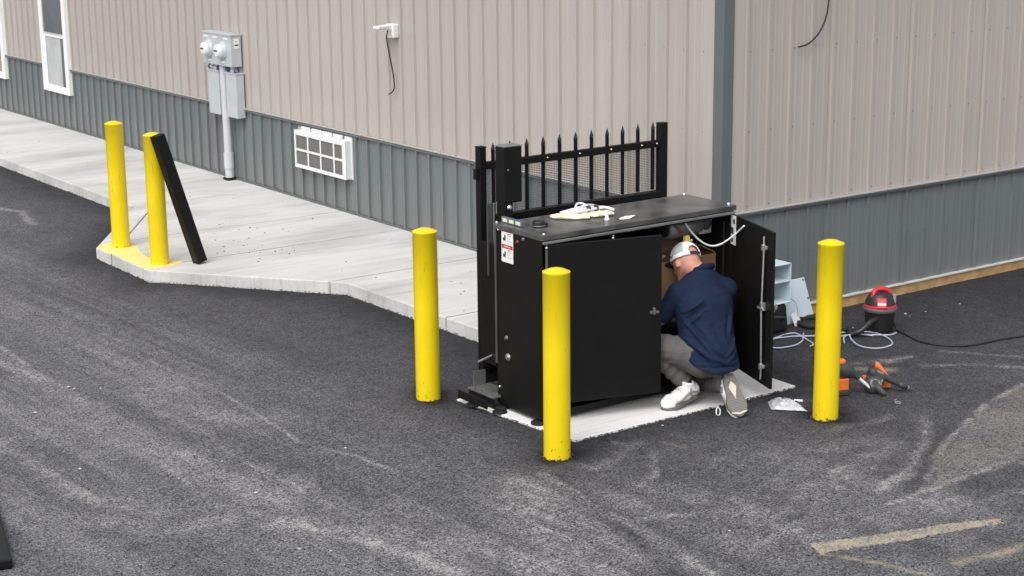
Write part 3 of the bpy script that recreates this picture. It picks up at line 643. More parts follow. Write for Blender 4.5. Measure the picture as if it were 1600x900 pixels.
# corner trim (two faces with a hem), tan edge strips beside it
b = MB(); b.prism([(-0.014, -0.014), (0.093, -0.014), (0.093, -0.002), (-0.001, -0.001), (-0.002, 0.093), (-0.014, 0.093)], 0.05, HW - 0.002); b.build("corner_trim", "grey_trim", bld, bevel=0.003)
b = MB(); b.box(-0.011, 0.0, 0.094, 0.106, ZB + 0.014, HW - 0.004); b.build("trim_strip", "tan_trim", bld, bevel=0.003)
b = MB(); b.box(0.094, 0.104, -0.010, 0.0, ZB + 0.014, HW - 0.004); b.build("trim_strip", "tan_trim", bld, bevel=0.003)
for (x0, x1, y0, y1) in ((-0.032, 0.0, 0.1141, 13.069), (-0.032, 0.0, 14.041, 15.604), (-0.032, 0.0, 16.576, YA), (0.1141, XB, -0.032, 0.0)):
    b = MB(); b.box(x0, x1, y0, y1, ZB - 0.002, ZB + 0.011); b.build("trim_strip", "tan_trim", bld, bevel=0.002)
    e = 0.004
    b = MB()
    if x0 < 0: b.prism([(-0.040, ZB - 0.006), (-0.002, ZB - 0.003), (-0.002, ZB - 0.030), (-0.032, ZB - 0.026)], y0, y1); b.v = [(p[0], p[2], p[1]) for p in b.v]; b.f = [f[::-1] for f in b.f]
    else: b.prism([(-0.040, ZB - 0.006), (-0.002, ZB - 0.003), (-0.002, ZB - 0.030), (-0.032, ZB - 0.026)], x0, x1); b.v = [(p[2], p[0], p[1]) for p in b.v]
    b.build("drip_edge", "grey_trim", bld)
b = MB(); b.box(-0.032, 0.0, 0.1141, YA, ZS + 0.004, ZS + 0.020); b.build("base_trim", "grey_trim", bld, bevel=0.003)
b = MB(); b.box(0.1141, XB, -0.036, 0.0, ZM - 0.008, ZM + 0.006); b.build("base_trim", "pale_trim", bld, bevel=0.002)
L0 = 0.13
for k in range(4):
    b = MB(); b.box(0.10 + 2.44 * k, 0.10 + 2.44 * (k + 1) - 0.004, -0.018, 0.01, -0.05, ZM - 0.009); b.build("wood_sill", "wood", bld, bevel=0.003)
b = MB(); b.box(-0.0035, 0.011, 0.1065, 0.2200, ZB + 0.014, HW - 0.004); b.build("closure_strip", "tan_siding", bld)
b = MB(); b.box(0.1045, 0.2000, -0.0035, 0.011, ZB + 0.014, HW - 0.004); b.build("closure_strip", "tan_siding", bld)
b = MB(); b.box(-0.0035, 0.011, 0.0945, 0.2200, ZS + 0.022, ZB - 0.032); b.build("closure_strip", "grey_siding", bld)
b = MB(); b.box(0.0945, 0.2000, -0.0035, 0.011, ZM + 0.008, ZB - 0.032); b.build("closure_strip", "grey_siding", bld)
# screws: one row per girt, one beside each rib
b = MB()
def screw(x, y, z, ax): b.lathe((x, y, z), ax, [(0, 0.0055), (0.003, 0.0055), (0.0031, 0.0035), (0.007, 0.0032)], 6, False)
for z in (ZB + 0.045, 1.569, 2.178, 2.79, 3.4):
    for k in range(85):
        y = 0.176 + 0.2286 * k + 0.042
        if y < YA: screw(-0.001, y, z, (-1, 0, 0))
    for k in range(41): screw(0.2286 * (k + 1) + 0.044, -0.001, z, (0, -1, 0))
for z in (0.19, 0.56, 0.88):
    for k in range(41): screw(0.2286 * (k + 1) + 0.044, -0.001, z, (0, -1, 0))
for z in (1.41, 2.02, 2.6): screw(-0.014, 0.082, z, (-1, 0, 0)); screw(0.082, -0.014, z, (0, -1, 0))
b.build("screw_rows", "screw", bld, kind='stuff')
# windows: double-hung, white vinyl
def window(y0, y1, z0, z1, shade):
    fr = MB(); t = 0.105; d0, d1 = -0.055, 0.006
    fr.box(d0, d1, y0, y1, z0, z0 + t * 0.9); fr.box(d0, d1, y0, y1, z1 - t, z1); fr.box(d0, d1, y0, y0 + t * 1.05, z0 + t * 0.9, z1 - t); fr.box(d0, d1, y1 - t * 1.05, y1, z0 + t * 0.9, z1 - t)
    w = fr.build("window", "white_vinyl", bld, bevel=0.004)
    zm = z0 + 0.765
    s = MB(); a0, a1 = y0 + t * 1.05, y1 - t * 1.05
    s.box(-0.046, 0.0, a0, a1, zm, zm + 0.03); s.box(-0.042, 0.0, a1 - 0.05, a1, z0 + t * 0.9, zm); s.box(-0.042, 0.0, a0, a0 + 0.012, z0 + t * 0.9, zm); s.build("sash", "white_vinyl", w, bevel=0.003)
    s = MB(); s.box(-0.044, 0.0, a0, a1, zm + 0.03, zm + 0.055); s.build("meeting_rail", "box_grey", w, bevel=0.003)
    p = MB(); p.box(-0.034, -0.030, a0 + 0.012, a1 - 0.05, z0 + t * 0.9, zm); pa = p.build("pane", "glass_dark", w)
    p = MB(); p.box(-0.037, -0.030, a0, a1, zm + 0.055, z1 - t); p.build("pane", "glass_dark", w)
    p = MB()
    if shade == 'blind': p.box(-0.0355, -0.0343, a0 + 0.15, a1 - 0.07, z0 + t * 0.9, zm); p.build("blind", "blind", w)
    else: p.box(-0.0355, -0.0343, a0 + 0.06, a1 - 0.10, z0 + t * 0.9, zm); p.build("curtain", "curtain", w)
window(13.07, 14.04, 0.585, 2.20, 'blind'); window(15.605, 16.575, 0.585, 2.20, 'curtain')

# ================================================================== THINGS ON THE WALLS
# twin meter bank
mt = thing("meter_bank", "grey twin electric meter bank with conduit on the tan wall", "electric meter", (-0.02, 8.2, ZS))
b = MB(); b.box(-0.155, -0.022, 7.885, 8.59, 1.42, 1.765); box = b.build("meter_cabinet", "box_grey", mt, bevel=0.006)
b = MB(); b.box(-0.162, -0.02, 7.878, 8.597, 1.765, 1.785); b.build("cover", "box_grey", box, bevel=0.004)
for yc in (8.42, 8.075):
    s = MB(); s.lathe((-0.156, yc, 1.595), (-1, 0, 0), [(0, 0.098), (0.012, 0.098), (0.015, 0.088), (0.045, 0.085), (0.048, 0.08)], 24)
    soc = s.build("meter_socket", "box_grey", mt)
    s = MB(); s.lathe((-0.204, yc, 1.595), (-1, 0, 0), [(0, 0.074), (0.03, 0.070), (0.042, 0.060), (0.045, 0.045)], 24); s.build("meter_dial", "meter_white", soc)
    s = MB(); s.box(-0.2515, -0.2485, yc - 0.04, yc + 0.04, 1.588, 1.606); s.box(-0.2485, -0.2470, yc - 0.02, yc + 0.040, 1.555, 1.570); s.build("readout", "ink", soc)
    s = MB(); s.box(-0.165, -0.155, yc - 0.03, yc + 0.02, 1.455, 1.475); s.build("latch", "label_white", mt)
s = MB(); s.box(-0.112, -0.052, 7.8812, 7.8845, 1.625, 1.735); lb = s.build("label_plate", "label_white", mt)
for q in ((-0.106, -0.060, 7.8795, 7.8812, 1.655, 1.672), (-0.100, -0.078, 7.8795, 7.8812, 1.70, 1.708)):
    s = MB(); s.box(*q); s.build("printed_line", "ink", lb)
for yc in (8.50, 8.27, 8.0):
    s = MB(); s.box(-0.158, -0.155, yc - 0.05, yc + 0.05, 1.722, 1.738); s.build("label_strip", "label_white", mt)
for y0, y1 in ((8.285, 8.56), (7.855, 8.105)):
    s = MB(); s.box(-0.125, -0.022, y0, y1, 0.845, 1.335); bx = s.build("disconnect_box", "box_grey", mt, bevel=0.005)
    s = MB(); s.box(-0.132, -0.02, y0 - 0.006, y1 + 0.006, 1.336, 1.352); s.build("cover", "box_grey", bx, bevel=0.003)
    s = MB(); s.cyl((-0.075, (y0 + y1) / 2, 1.353), (-0.075, (y0 + y1) / 2, 1.42), 0.035, 14); s.cyl((-0.075, (y0 + y1) / 2, 1.36), (-0.075, (y0 + y1) / 2, 1.385), 0.045, 14); s.build("conduit_fitting", "pvc_grey", mt)
    s = MB(); s.tube(smooth_path([(-0.11, y1 - 0.04, 1.352), (-0.12, y1 - 0.02, 1.385), (-0.10, y1 - 0.05, 1.42)]), 0.009, 6); s.build("wire", "blue_tape", mt)
    s = MB(); s.tube(smooth_path([(-0.11, y0 + 0.03, 1.352), (-0.125, y0 + 0.02, 1.38), (-0.10, y0 + 0.04, 1.42)]), 0.009, 6); s.build("wire", "blue_tape", mt)
s = MB(); s.cyl((-0.09, 8.215, 1.42), (-0.09, 8.195, 0.36), 0.047, 18); cd = s.build("conduit", "pvc_grey", mt)
s = MB(); s.cyl((-0.09, 8.195, 0.42), (-0.09, 8.193, 0.24), 0.058, 18); s.build("coupling", "pvc_grey", cd)
s = MB(); s.cyl((-0.09, 8.193, 0.24), (-0.09, 8.192, 0.135), 0.050, 18); s.build("conduit_end", "pvc_grey", cd)
s = MB(); s.box(-0.15, -0.035, 8.13, 8.255, ZS, 0.135); s.build("floor_collar", "black_matte", mt, bevel=0.01)

# through-wall air conditioner
ac = thing("air_conditioner", "white eight-pane grille of a through-wall air conditioner", "air conditioner", (-0.02, 6.06, 0.46))
y0, y1, z0, z1 = 5.522, 6.60, 0.468, 0.868
b = MB(); b.box(-0.022, -0.004, y0 - 0.01, y1 + 0.01, z0 - 0.005, z1 + 0.035); b.box(-0.085, -0.022, y0 + 0.004, y1 - 0.004, z1 - 0.022, z1 - 0.002); b.box(-0.085, -0.022, y0 + 0.004, y1 - 0.004, z0 + 0.002, z0 + 0.022); b.box(-0.085, -0.022, y0 + 0.004, y0 + 0.024, z0 + 0.022, z1 - 0.022); b.box(-0.085, -0.022, y1 - 0.024, y1 - 0.004, z0 + 0.022, z1 - 0.022)
b.build("sleeve", "ac_white", ac, bevel=0.003)
fr = MB(); fx0, fx1 = -0.094, -0.0853; ftop, fbot, fs = 0.052, 0.040, 0.030
fr.box(fx0, fx1, y0, y1, z1 - ftop, z1); fr.box(fx0, fx1, y0, y1, z0, z0 + fbot); fr.box(fx0, fx1, y1 - fs, y1, z0 + fbot, z1 - ftop); fr.box(fx0, fx1, y0, y0 + 0.07, z0 + fbot, z1 - ftop)
fr.build("grille_frame", "ac_white", ac, bevel=0.003)
ya, yb, za, zb_ = y0 + 0.07, y1 - fs, z0 + fbot, z1 - ftop; zm = (za + zb_) / 2
ey = [yb - (yb - ya) * t for t in (0, 0.263, 0.54, 0.825, 1.0)]
for yv in ey[1:4]:
    s = MB(); s.box(fx0 + 0.001, fx1 - 0.0005, yv - 0.012, yv + 0.012, za, zm - 0.0125); s.box(fx0 + 0.001, fx1 - 0.0005, yv - 0.012, yv + 0.012, zm + 0.0125, zb_); s.build("mullion", "ac_white", ac, bevel=0.002)
s = MB(); s.box(fx0 + 0.0005, fx1 - 0.0002, ya, yb, zm - 0.012, zm + 0.012); s.build("crossbar", "ac_white", ac, bevel=0.002)
for i in range(4):
    for (q0, q1) in ((za, zm), (zm, zb_)):
        s = MB(); s.box(-0.083, -0.081, ey[i + 1] + 0.004, ey[i] - 0.004, q0 + 0.003, q1 - 0.003); s.build("screen", "ac_screen", ac)
b = MB()
for k in range(9):
    yv = y0 + 0.05 + k * 0.122; b.box(-0.030 - 0.012 * (k % 2), -0.024, yv, yv + random.uniform(0.03, 0.08), z1 + 0.001, z1 + 0.016 + 0.02 * random.random())
b.build("sealant", "ac_white", ac, bevel=0.004)

# white camera bracket with a loose cable
lp = thing("wall_bracket", "white security camera arm on the tan wall with a black cable hanging", "wall bracket", (-0.02, 4.63, 2.04))
b = MB(); b.prism([(4.565, 1.975), (4.565, 2.105), (4.70, 2.105), (4.715, 2.03), (4.70, 1.985), (4.66, 1.972)], -0.075, -0.003, 'yz'); b.build("back_plate", "white_vinyl", lp, bevel=0.012, seg=3)
b = MB(); b.add([(-0.07, 4.60, 2.10), (-0.07, 4.70, 2.10), (-0.07, 4.70, 2.045), (-0.07, 4.60, 2.045), (-0.29, 4.47, 2.100), (-0.29, 4.58, 2.100), (-0.29, 4.58, 2.073), (-0.29, 4.47, 2.073)], [(0, 4, 7, 3), (0, 1, 5, 4), (1, 2, 6, 5), (2, 3, 7, 6), (4, 5, 6, 7), (3, 2, 1, 0)])
b.build("arm", "white_vinyl", lp, bevel=0.012, seg=3)
b = MB(); b.tube(smooth_path([(-0.115, 4.60, 2.05), (-0.125, 4.60, 1.96), (-0.09, 4.61, 1.80), (-0.05, 4.62, 1.62), (-0.04, 4.625, 1.50), (-0.05, 4.65, 1.45), (-0.06, 4.70, 1.425)]), 0.0065, 6); b.build("cable", "cable_black", lp)
# cable loop on the short wall
b = MB(); b.tube(smooth_path([(1.02, -0.02, 3.0), (1.03, -0.05, 2.75), (1.03, -0.055, 2.52), (1.005, -0.05, 2.38), (0.94, -0.05, 2.28), (0.84, -0.045, 2.205), (0.735, -0.04, 2.182)]), 0.0065, 6)
tag(b.build("hanging_cable", "cable_black"), "thin black cable curling down the tan short wall", "cable")

# ================================================================== BOLLARDS
RB, HB = 0.0835, 1.172
bol = thing("bollard", "yellow bollard farthest left, on the sidewalk nose", "bollard", BOLL[0], "yellow steel bollards")
b = MB(); b.lathe(BOLL[0], (0, 0, 1), [(-0.06, RB), (0.0, RB), (0.3, RB), (0.7, RB), (HB - 0.012, RB), (HB - 0.010, RB + 0.002), (HB, RB + 0.002)], 40); b.build("post", "yellow_paint", bol)
prof = [(0.0004, RB - 0.001)] + [(0.024 * (1 - q * q), (RB - 0.001) * q) for q in np.linspace(0.97, 0.02, 9)]
b = MB(); b.lathe((BOLL[0][0], BOLL[0][1], BOLL[0][2] + HB), (0, 0, 1), prof, 40); b.build("cap", "yellow_paint", bol)
for p, lb in zip(BOLL[1:], ("yellow bollard on the sidewalk with a black steel tube leaning on it", "yellow bollard on the asphalt between the sidewalk kerb and the gate's left end", "nearest yellow bollard, in front of the cabinet's left door", "yellow bollard at right between the open door and the shop vacuum")):
    copy_tree(bol, p, lb)

# leaning black tube
A = Vector((-2.262, 4.425, ZS + 0.002)); T = Vector((-2.575, 4.492, 1.275)); ax = (T - A).normalized()
sx = ax.cross(Vector((0.40, 0.917, 0))).normalized(); sy = ax.cross(sx)
c_, s_ = math.cos(R_(30)), math.sin(R_(30)); e1 = sx * c_ + sy * s_; e2 = -sx * s_ + sy * c_
lt = thing("steel_tube", "black square steel tube leaning against a yellow bollard on the sidewalk", "steel tube", A)
b = MB(); b.obox((A + T) / 2 + Vector((0, 0, 0.012)), e1 * 0.050, ax * (T - A).length / 2, e2 * 0.050); b.build("tube", "steel_black", lt, bevel=0.005)
b = MB(); b.obox(T + Vector((0, 0, 0.012)) + ax * 0.002, e1 * 0.046, ax * 0.002, e2 * 0.046); b.build("end_cap", "black_matte", lt, bevel=0.001)
# rail lying at the lower left edge of the picture
b = MB(); p0, p1 = Vector((-6.012, -1.172, 0)), Vector((-5.60, 0.42, 0)); dv = (p1 - p0).normalized(); sv = Vector((dv.y, -dv.x, 0))
rl = thing("steel_rail", "black steel rail lying on the asphalt at the lower left edge", "steel rail", p0)
b.obox((p0 + p1) / 2 - sv * 0.06 + Vector((0, 0, 0.026)), sv * 0.06, dv * (p1 - p0).length / 2, Vector((0, 0, 0.026))); b.build("tube", "steel_black", rl, bevel=0.008)
b = MB(); b.lathe(p0 - sv * 0.075 + Vector((0, 0, 0.027)) - dv * 0.001, -dv, [(0, 0.012), (0.006, 0.012), (0.012, 0.006)], 10); b.build("bolt", "zinc", rl)  # bright zinc button stands in for a reflection on the rail end

# ================================================================== GATE
GY = -0.10
gt = thing("picket_gate", "black steel picket gate with spear tips and mesh behind the cabinet", "gate", (-1.5, GY, 0.05))
for x0, x1, zt in ((-2.300, -2.248, 1.712), (-0.712, -0.648, 1.728)):
    b = MB(); b.box(x0, x1, GY - 0.03, GY + 0.03, 0.05, zt); st = b.build("stile", "steel_black", gt, bevel=0.005)
    b = MB(); b.box(x0 - 0.002, x1 + 0.002, GY - 0.032, GY + 0.032, zt + 0.0005, zt + 0.012); b.build("stile_cap", "steel_black", st, bevel=0.004)
rails = ((1.565, 1.615, 0.02, "top_rail"), (1.185, 1.243, 0.035, "middle_rail"), (0.07, 0.13, 0.03, "bottom_rail"))
for z0, z1, dh, nm in rails:
    b = MB(); b.box(-2.247, -0.713, GY - dh, GY + dh, z0, z1); b.build(nm, "steel_black", gt, bevel=0.004)
pk = MB(); w = 0.0095
pk.box(-w, w, GY - w, GY + w, 1.244, 1.675); pkm = None
pk.lathe((0, GY, 1.675), (0, 0, 1), [(0.0, 0.0175), (0.012, 0.0175), (0.014, 0.012), (0.018, 0.0195), (0.065, 0.001)], 4, False)
pkm = pk.mesh("picket", "steel_black")
PX = [-2.173 + (2.173 - 0.765) * k / 10 for k in range(11)]
for k, x in enumerate(PX):
    o = link("picket", pkm, gt); o.location = (x - 0 + 0, 0, 0)
    o.location = (x, 0.0325 * 0 , 0.012 * (k / 10))
b = MB(); b.box(-2.247, -0.713, GY + 0.002, GY + 0.008, 0.131, 1.184); b.build("infill_sheet", "steel_black", gt)
b = MB(); x = -2.243
while x < -0.714: b.box(x, x + 0.0028, GY + 0.0250, GY + 0.0268, 1.244, 1.600); x += 0.0145
z = 1.25
while z < 1.60: b.box(-2.245, -0.714, GY + 0.0269, GY + 0.0287, z, z + 0.0028); z += 0.0125
b.build("mesh_screen", "mesh_wire", gt, kind='stuff')
b = MB()
for k, x in enumerate(PX):
    if k in (3, 5, 7, 9, 10): b.lathe((x + 0.022, GY - 0.0205, 1.593), (0, -1, 0), [(0, 0.0075), (0.004, 0.007), (0.007, 0.003)], 8)
b.build("rail_bolts", "zinc", gt, kind='stuff')
b = MB(); b.box(-2.325, -2.301, GY - 0.02, GY + 0.02, 1.50, 1.575); b.build("latch_bracket", "steel_black", gt, bevel=0.003)

# ================================================================== GATE OPERATOR CABINET
cb = thing("gate_operator", "black steel gate operator cabinet, right door wide open and left door ajar", "gate operator", (-1.58, -0.7, 0.012))
X0, X1, Y0, Y1, Z0, Z1 = -2.41, -0.765, -0.965, -0.46, 0.035, 1.236
def part(nm, m, bv, *boxes, parent=None):
    b = MB()
    for q in boxes: b.box(*q)
    return b.build(nm, m, parent or cb, bevel=bv)
sp_ = part("side_panel", "steel_black", 0.004, (X0, X0 + 0.012, Y0, Y1, Z0, Z1))
part("side_panel", "steel_black", 0.004, (X1 - 0.012, X1, Y0, Y1, Z0, Z1))
part("back_panel", "steel_black", 0.002, (X0 + 0.0125, X1 - 0.0125, Y1 - 0.012, Y1 - 0.001, Z0, Z1))
part("floor_panel", "steel_black", 0.002, (X0 + 0.0125, X1 - 0.0125, Y0 + 0.002, Y1 - 0.013, Z0, Z0 + 0.05))
lid = part("lid", "lid_black_sheen", 0.004, (X0 - 0.008, X1 + 0.012, Y0 - 0.018, Y1 + 0.012, 1.2365, 1.272))
part("front_header", "steel_black", 0.002, (X0 + 0.0125, X1 - 0.0125, Y0 + 0.004, Y0 + 0.016, 1.198, 1.2355))
part("lip_strip", "steel_grey", 0.003, (X0 + 0.004, X1 - 0.002, Y0 - 0.022, Y0 - 0.001, 1.213, 1.231))
part("corner_strip", "bar_grey", 0.002, (X0 - 0.010, X0 - 0.0005, Y1 - 0.012, Y1 + 0.006, 0.32, 1.262))
part("hinge_strip", "plate_grey", 0.002, (X0 + 0.030, X0 + 0.042, Y0 - 0.012, Y0 - 0.0005, 0.16, 1.205))
part("hinge_strip", "black_matte", 0.002, (X1 - 0.06, X1 - 0.05, Y0 + 0.03, Y0 + 0.04, 0.14, 1.16))
for x, y in ((X0 + 0.05, Y0 + 0.04), (X0 + 0.05, Y1 - 0.04), (X1 - 0.05, Y0 + 0.04), (X1 - 0.05, Y1 - 0.04)):
    b = MB(); b.lathe((x - (0.06 if x < -2 else -0.06) * 0.8, y - 0.0, 0.012), (0, 0, 1), [(0, 0.055), (0.012, 0.055), (0.018, 0.045)], 16); b.build("foot", "black_matte", cb)
b = MB()
for x, y, z, ax, r in ((X0 + 0.02, Y0 + 0.0, 1.274, (0, 0, 1), .010), (X0 + 0.01, Y1 + 0.0, 1.274, (0, 0, 1), .009), (X1 - 0.01, Y0 + 0.04, 1.272, (0, 0, 1), .014), (X1 - 0.01, Y1 - 0.0, 1.272, (0, 0, 1), .012), (X0, -0.495, 1.235, (-1, 0, 0), .008), (X0, -0.49, 0.16, (-1, 0, 0), .010), (X0 + 0.03, Y0 - 0.012, 1.19, (0, -1, 0), .010), (-1.83, Y0 - 0.002, 1.196, (0, -1, 0), .008), (-1.83, Y0 - 0.002, 1.18, (0, -1, 0), .011)):
    b.lathe((x, y, z), ax, [(0, r), (0.006, r), (0.011, r * 0.5)], 8)
b.build("rivets", "zinc", cb, kind='stuff')
for y, z, r, mm in ((-0.709, 1.188, 0.012, "red_wire"), (-0.773, 1.216, 0.013, "plate_grey"), (-0.574, 0.516, 0.016, "plate_grey"), (-0.587, 0.386, 0.026, "steel_grey")):
    b = MB(); b.lathe((X0, y, z), (-1, 0, 0), [(0, r), (0.005, r), (0.0055, r * 0.6), (0.014, r * 0.55)], 12); b.build("bolt", mm, cb)
# warning stickers on the side
b = MB(); b.box(X0 - 0.0015, X0 - 0.0003, -0.658, -0.528, 1.030, 1.262); stk = b.build("warning_sticker", "label_white", cb)
for zt in (1.258, 1.148):
    b = MB(); b.box(X0 - 0.0024, X0 - 0.0016, -0.653, -0.533, zt - 0.026, zt); b.build("warning_band", "label_red", stk)
    b = MB(); b.box(X0 - 0.0030, X0 - 0.0025, -0.630, -0.560, zt - 0.018, zt - 0.008); b.build("band_lettering", "label_pink", stk)
    b = MB(); b.box(X0 - 0.0022, X0 - 0.0016, -0.575, -0.560, zt - 0.085, zt - 0.045); b.box(X0 - 0.0022, X0 - 0.0016, -0.562, -0.545, zt - 0.085, zt - 0.065); b.build("pictogram", "ink", stk)
    b = MB()
    for q in range(3): b.box(X0 - 0.0022, X0 - 0.0016, -0.640 + 0.012 * (q % 2), -0.592, zt - 0.050 - q * 0.018, zt - 0.046 - q * 0.018)
    b.build("text_lines", "ink_grey", stk)
    b = MB(); b.box(X0 - 0.0022, X0 - 0.0016, -0.606, -0.600, zt - 0.045, zt - 0.034); b.box(X0 - 0.0022, X0 - 0.0016, -0.635, -0.608, zt - 0.037, zt - 0.033); b.build("red_mark", "label_red", stk)
# doors
def door(nm, h, f, z0, z1, label=None):
    h, f = Vector((*h, 0)), Vector((*f, 0)); u = (f - h).normalized(); n = Vector((u.y, -u.x, 0)); l = (f - h).length
    return h, u, n, l
hL, uL, nL, lL = door("door", (-2.372, -0.972), (-1.597, -1.19), 0, 0)
def dbox(b, h, u, n, a0, a1, n0, n1, z0, z1):
    c = h + u * (a0 + a1) / 2 + n * (n0 + n1) / 2 + Vector((0, 0, (z0 + z1) / 2)); return b.obox(c, u * (a1 - a0) / 2, n * (n1 - n0) / 2, Vector((0, 0, (z1 - z0) / 2)))
b = MB(); dbox(b, hL, uL, nL, 0, lL, -0.022, 0, 0.14, 1.205); dL = b.build("door", "steel_black", cb, bevel=0.004)
b = MB(); dbox(b, hL, uL, nL, lL - 0.085, lL - 0.03, 0.0005, 0.008, 0.685, 0.705); dbox(b, hL, uL, nL, lL - 0.07, lL - 0.055, 0.0085, 0.03, 0.682, 0.730); dbox(b, hL, uL, nL, lL - 0.055, lL - 0.025, 0.0085, 0.022, 0.69, 0.702); b.build("handle", "plate_grey", dL, bevel=0.002)
hR, uR, nR, lR = door("door", (-0.772, -0.962), (-0.987, -1.585), 0, 0)
# inner face of the right door looks at -n side for this hinge: nR points to -x
b = MB(); dbox(b, hR, uR, nR, 0, lR, -0.022, 0, 0.14, 1.208); dR = b.build("door", "steel_black", cb, bevel=0.004); dR["label"] = "right door swung wide open, silver rod inside"
b = MB(); rr = lambda a, n, z: tuple(hR + uR * a + nR * n + Vector((0, 0, z)))
b.tube([rr(0.563, 0.02, 1.165), rr(0.568, 0.02, 1.09), rr(0.560, 0.024, 0.72), rr(0.560, 0.026, 0.66), rr(0.564, 0.02, 0.275), rr(0.560, 0.02, 0.185)], 0.007, 8); rod = b.build("latch_rod", "zinc", dR)
for z in (1.09, 0.275):
    b = MB(); dbox(b, hR, uR, nR, 0.535, 0.585, 0.001, 0.012, z - 0.012, z + 0.012); dbox(b, hR, uR, nR, 0.550, 0.576, 0.012, 0.034, z - 0.02, z + 0.02); b.build("rod_guide", "zinc", dR, bevel=0.003)
b = MB(); dbox(b, hR, uR, nR, 0.51, 0.60, 0.020, 0.036, 0.668, 0.682); dbox(b, hR, uR, nR, 0.548, 0.574, 0.001, 0.032, 0.66, 0.715); b.build("rod_cam", "zinc", dR, bevel=0.002)
b = MB(); dbox(b, hR, uR, nR, 0.60, 0.62, -0.05, -0.0225, 0.655, 0.70); b.build("handle", "plate_grey", dR, bevel=0.003)
# white bracket plate with three cut-outs near the hinge
b = MB(); dbox(b, hR, uR, nR, -0.03, 0.075, 0.004, 0.007, 1.000, 1.206); bkt = b.build("hinge_bracket", "label_white", dR, bevel=0.001)
b = MB()
for a, z, q in ((0.048, 1.165, 0.016), (0.018, 1.098, 0.022), (0.020, 1.036, 0.017)): dbox(b, hR, uR, nR, a - q, a + q, 0.0072, 0.0085, z - q, z + q)
b.build("cut_out", "ink", bkt)
# interior
part("inner_shelf", "interior_dark", 0.002, (X0 + 0.013, X1 - 0.013, Y0 + 0.05, Y1 - 0.0135, 0.46, 0.48))
mo = MB(); mo.lathe((-1.225, -0.775, 1.125), (1, 0, 0), [(0, 0.055), (0.006, 0.072), (0.29, 0.072), (0.295, 0.06)], 28); mo = mo.build("motor", "motor_grey", cb)
b = MB(); b.lathe((-1.242, -0.775, 1.125), (1, 0, 0), [(0, 0.03), (0.017, 0.05)], 20); b.build("end_bell", "black_matte", mo)
b = MB(); b.box(-0.955, -0.845, -0.835, -0.70, 1.065, 1.195); gp = b.build("gearbox", "gear_plate", cb, bevel=0.008)
b = MB(); b.lathe((-0.897, -0.8355, 1.135), (0, -1, 0), [(0, 0.042), (0.004, 0.042), (0.005, 0.032)], 20); b.build("shaft_seal", "ink", gp)
b = MB(); b.lathe((-0.985, -0.80, 1.10), (1, 0, 0), [(0, 0.03), (0.05, 0.03)], 14); b.build("coupling", "label_white", gp)
b = MB()
for k in range(3): b.tube(smooth_path([(-1.20 + 0.02 * k, -0.855, 1.17 - 0.01 * k), (-1.185 + 0.012 * k, -0.872, 1.13), (-1.16, -0.885, 1.105 + 0.006 * k), (-1.135, -0.89, 1.085)]), 0.0036, 5)
b.build("motor_leads", "red_wire", cb)
b = MB(); b.box(-1.145, -1.105, -0.905, -0.875, 1.042, 1.092); b.box(-1.104, -1.075, -0.90, -0.88, 1.045, 1.062); b.build("connector", "yellow_plastic", cb, bevel=0.004)
for x0, z0 in ((-1.695, 1.202), (-1.555, 1.203)):
    b = MB(); b.box(x0, x0 + 0.058, Y0 + 0.0015, Y0 + 0.0038, z0 + 0.004, z0 + 0.024); b.build("label_strip", "label_white", cb)
b = MB(); b.tube(smooth_path([(-1.151, -0.88, 1.209), (-1.092, -0.90, 1.116), (-1.03, -0.93, 1.046), (-0.968, -0.96, 1.011), (-0.917, -1.0, 1.02), (-0.871, -1.045, 1.062), (-0.838, -1.085, 1.108)] + [rr(0.205, 0.012, 1.158), rr(0.213, 0.002, 1.168)]), 0.0065, 8); b.build("door_cable", "cable_white", cb)
# lifting mast behind the cabinet, base channel
part("mast", "steel_black", 0.004, (-2.298, -2.225, -0.395, -0.315, 0.14, 1.378))
ms = part("mast_box", "steel_black", 0.005, (-2.297, -2.150, -0.402, -0.302, 1.3785, 1.752))
part("mast_cap", "steel_grey", 0.003, (-2.299, -2.148, -0.404, -0.300, 1.7525, 1.760), parent=ms)
b = MB(); b.lathe((-2.252, -0.396, 1.348), (0, -1, 0), [(0, 0.018), (0.006, 0.018), (0.008, 0.010), (0.016, 0.009)], 14); b.build("mast_bolt", "zinc", cb)
b = MB(); b.lathe((-2.262, -0.402, 1.60), (0, -1, 0), [(0, 0.008), (0.004, 0.006)], 10); b.build("plug", "plate_grey", ms)
part("guide_bar", "bar_grey", 0.003, (-2.366, -2.322, -0.302, -0.292, 0.88, 1.372)); part("guide_rod", "steel_grey", 0.003, (-2.319, -2.308, -0.31, -0.298, 0.35, 1.372))
part("lower_housing", "steel_black", 0.005, (-2.352, -2.312, -0.36, -0.19, 0.26, 1.10))
b = MB(); b.cyl((-2.46, -0.31, 0.300), (-2.312, -0.31, 0.334), 0.008, 8); b.build("strut_rod", "zinc", cb)
bs = part("base_channel", "steel_black", 0.003, (-2.570, -2.562, -0.562, -0.215, 0.045, 0.104), (-2.562, -2.50, -0.245, -0.225, 0.045, 0.065))
part("base_plate", "plate_grey", 0.002, (-2.478, -2.30, -0.500, -0.200, 0.086, 0.098)); part("inner_rail", "steel_black", 0.003, (-2.474, -2.466, -0.500, -0.205, 0.018, 0.0855)); part("upright_plate", "plate_grey", 0.002, (-2.43, -2.33, -0.205, -0.197, 0.0985, 0.20))
b = MB()
for x, y in ((-2.45, -0.25), (-2.45, -0.33), (-2.40, -0.26), (-2.40, -0.40), (-2.45, -0.45)): b.lathe((x, y, 0.0985), (0, 0, 1), [(0, 0.007), (0.002, 0.007)], 8)
b.build("plate_holes", "ink", bs)
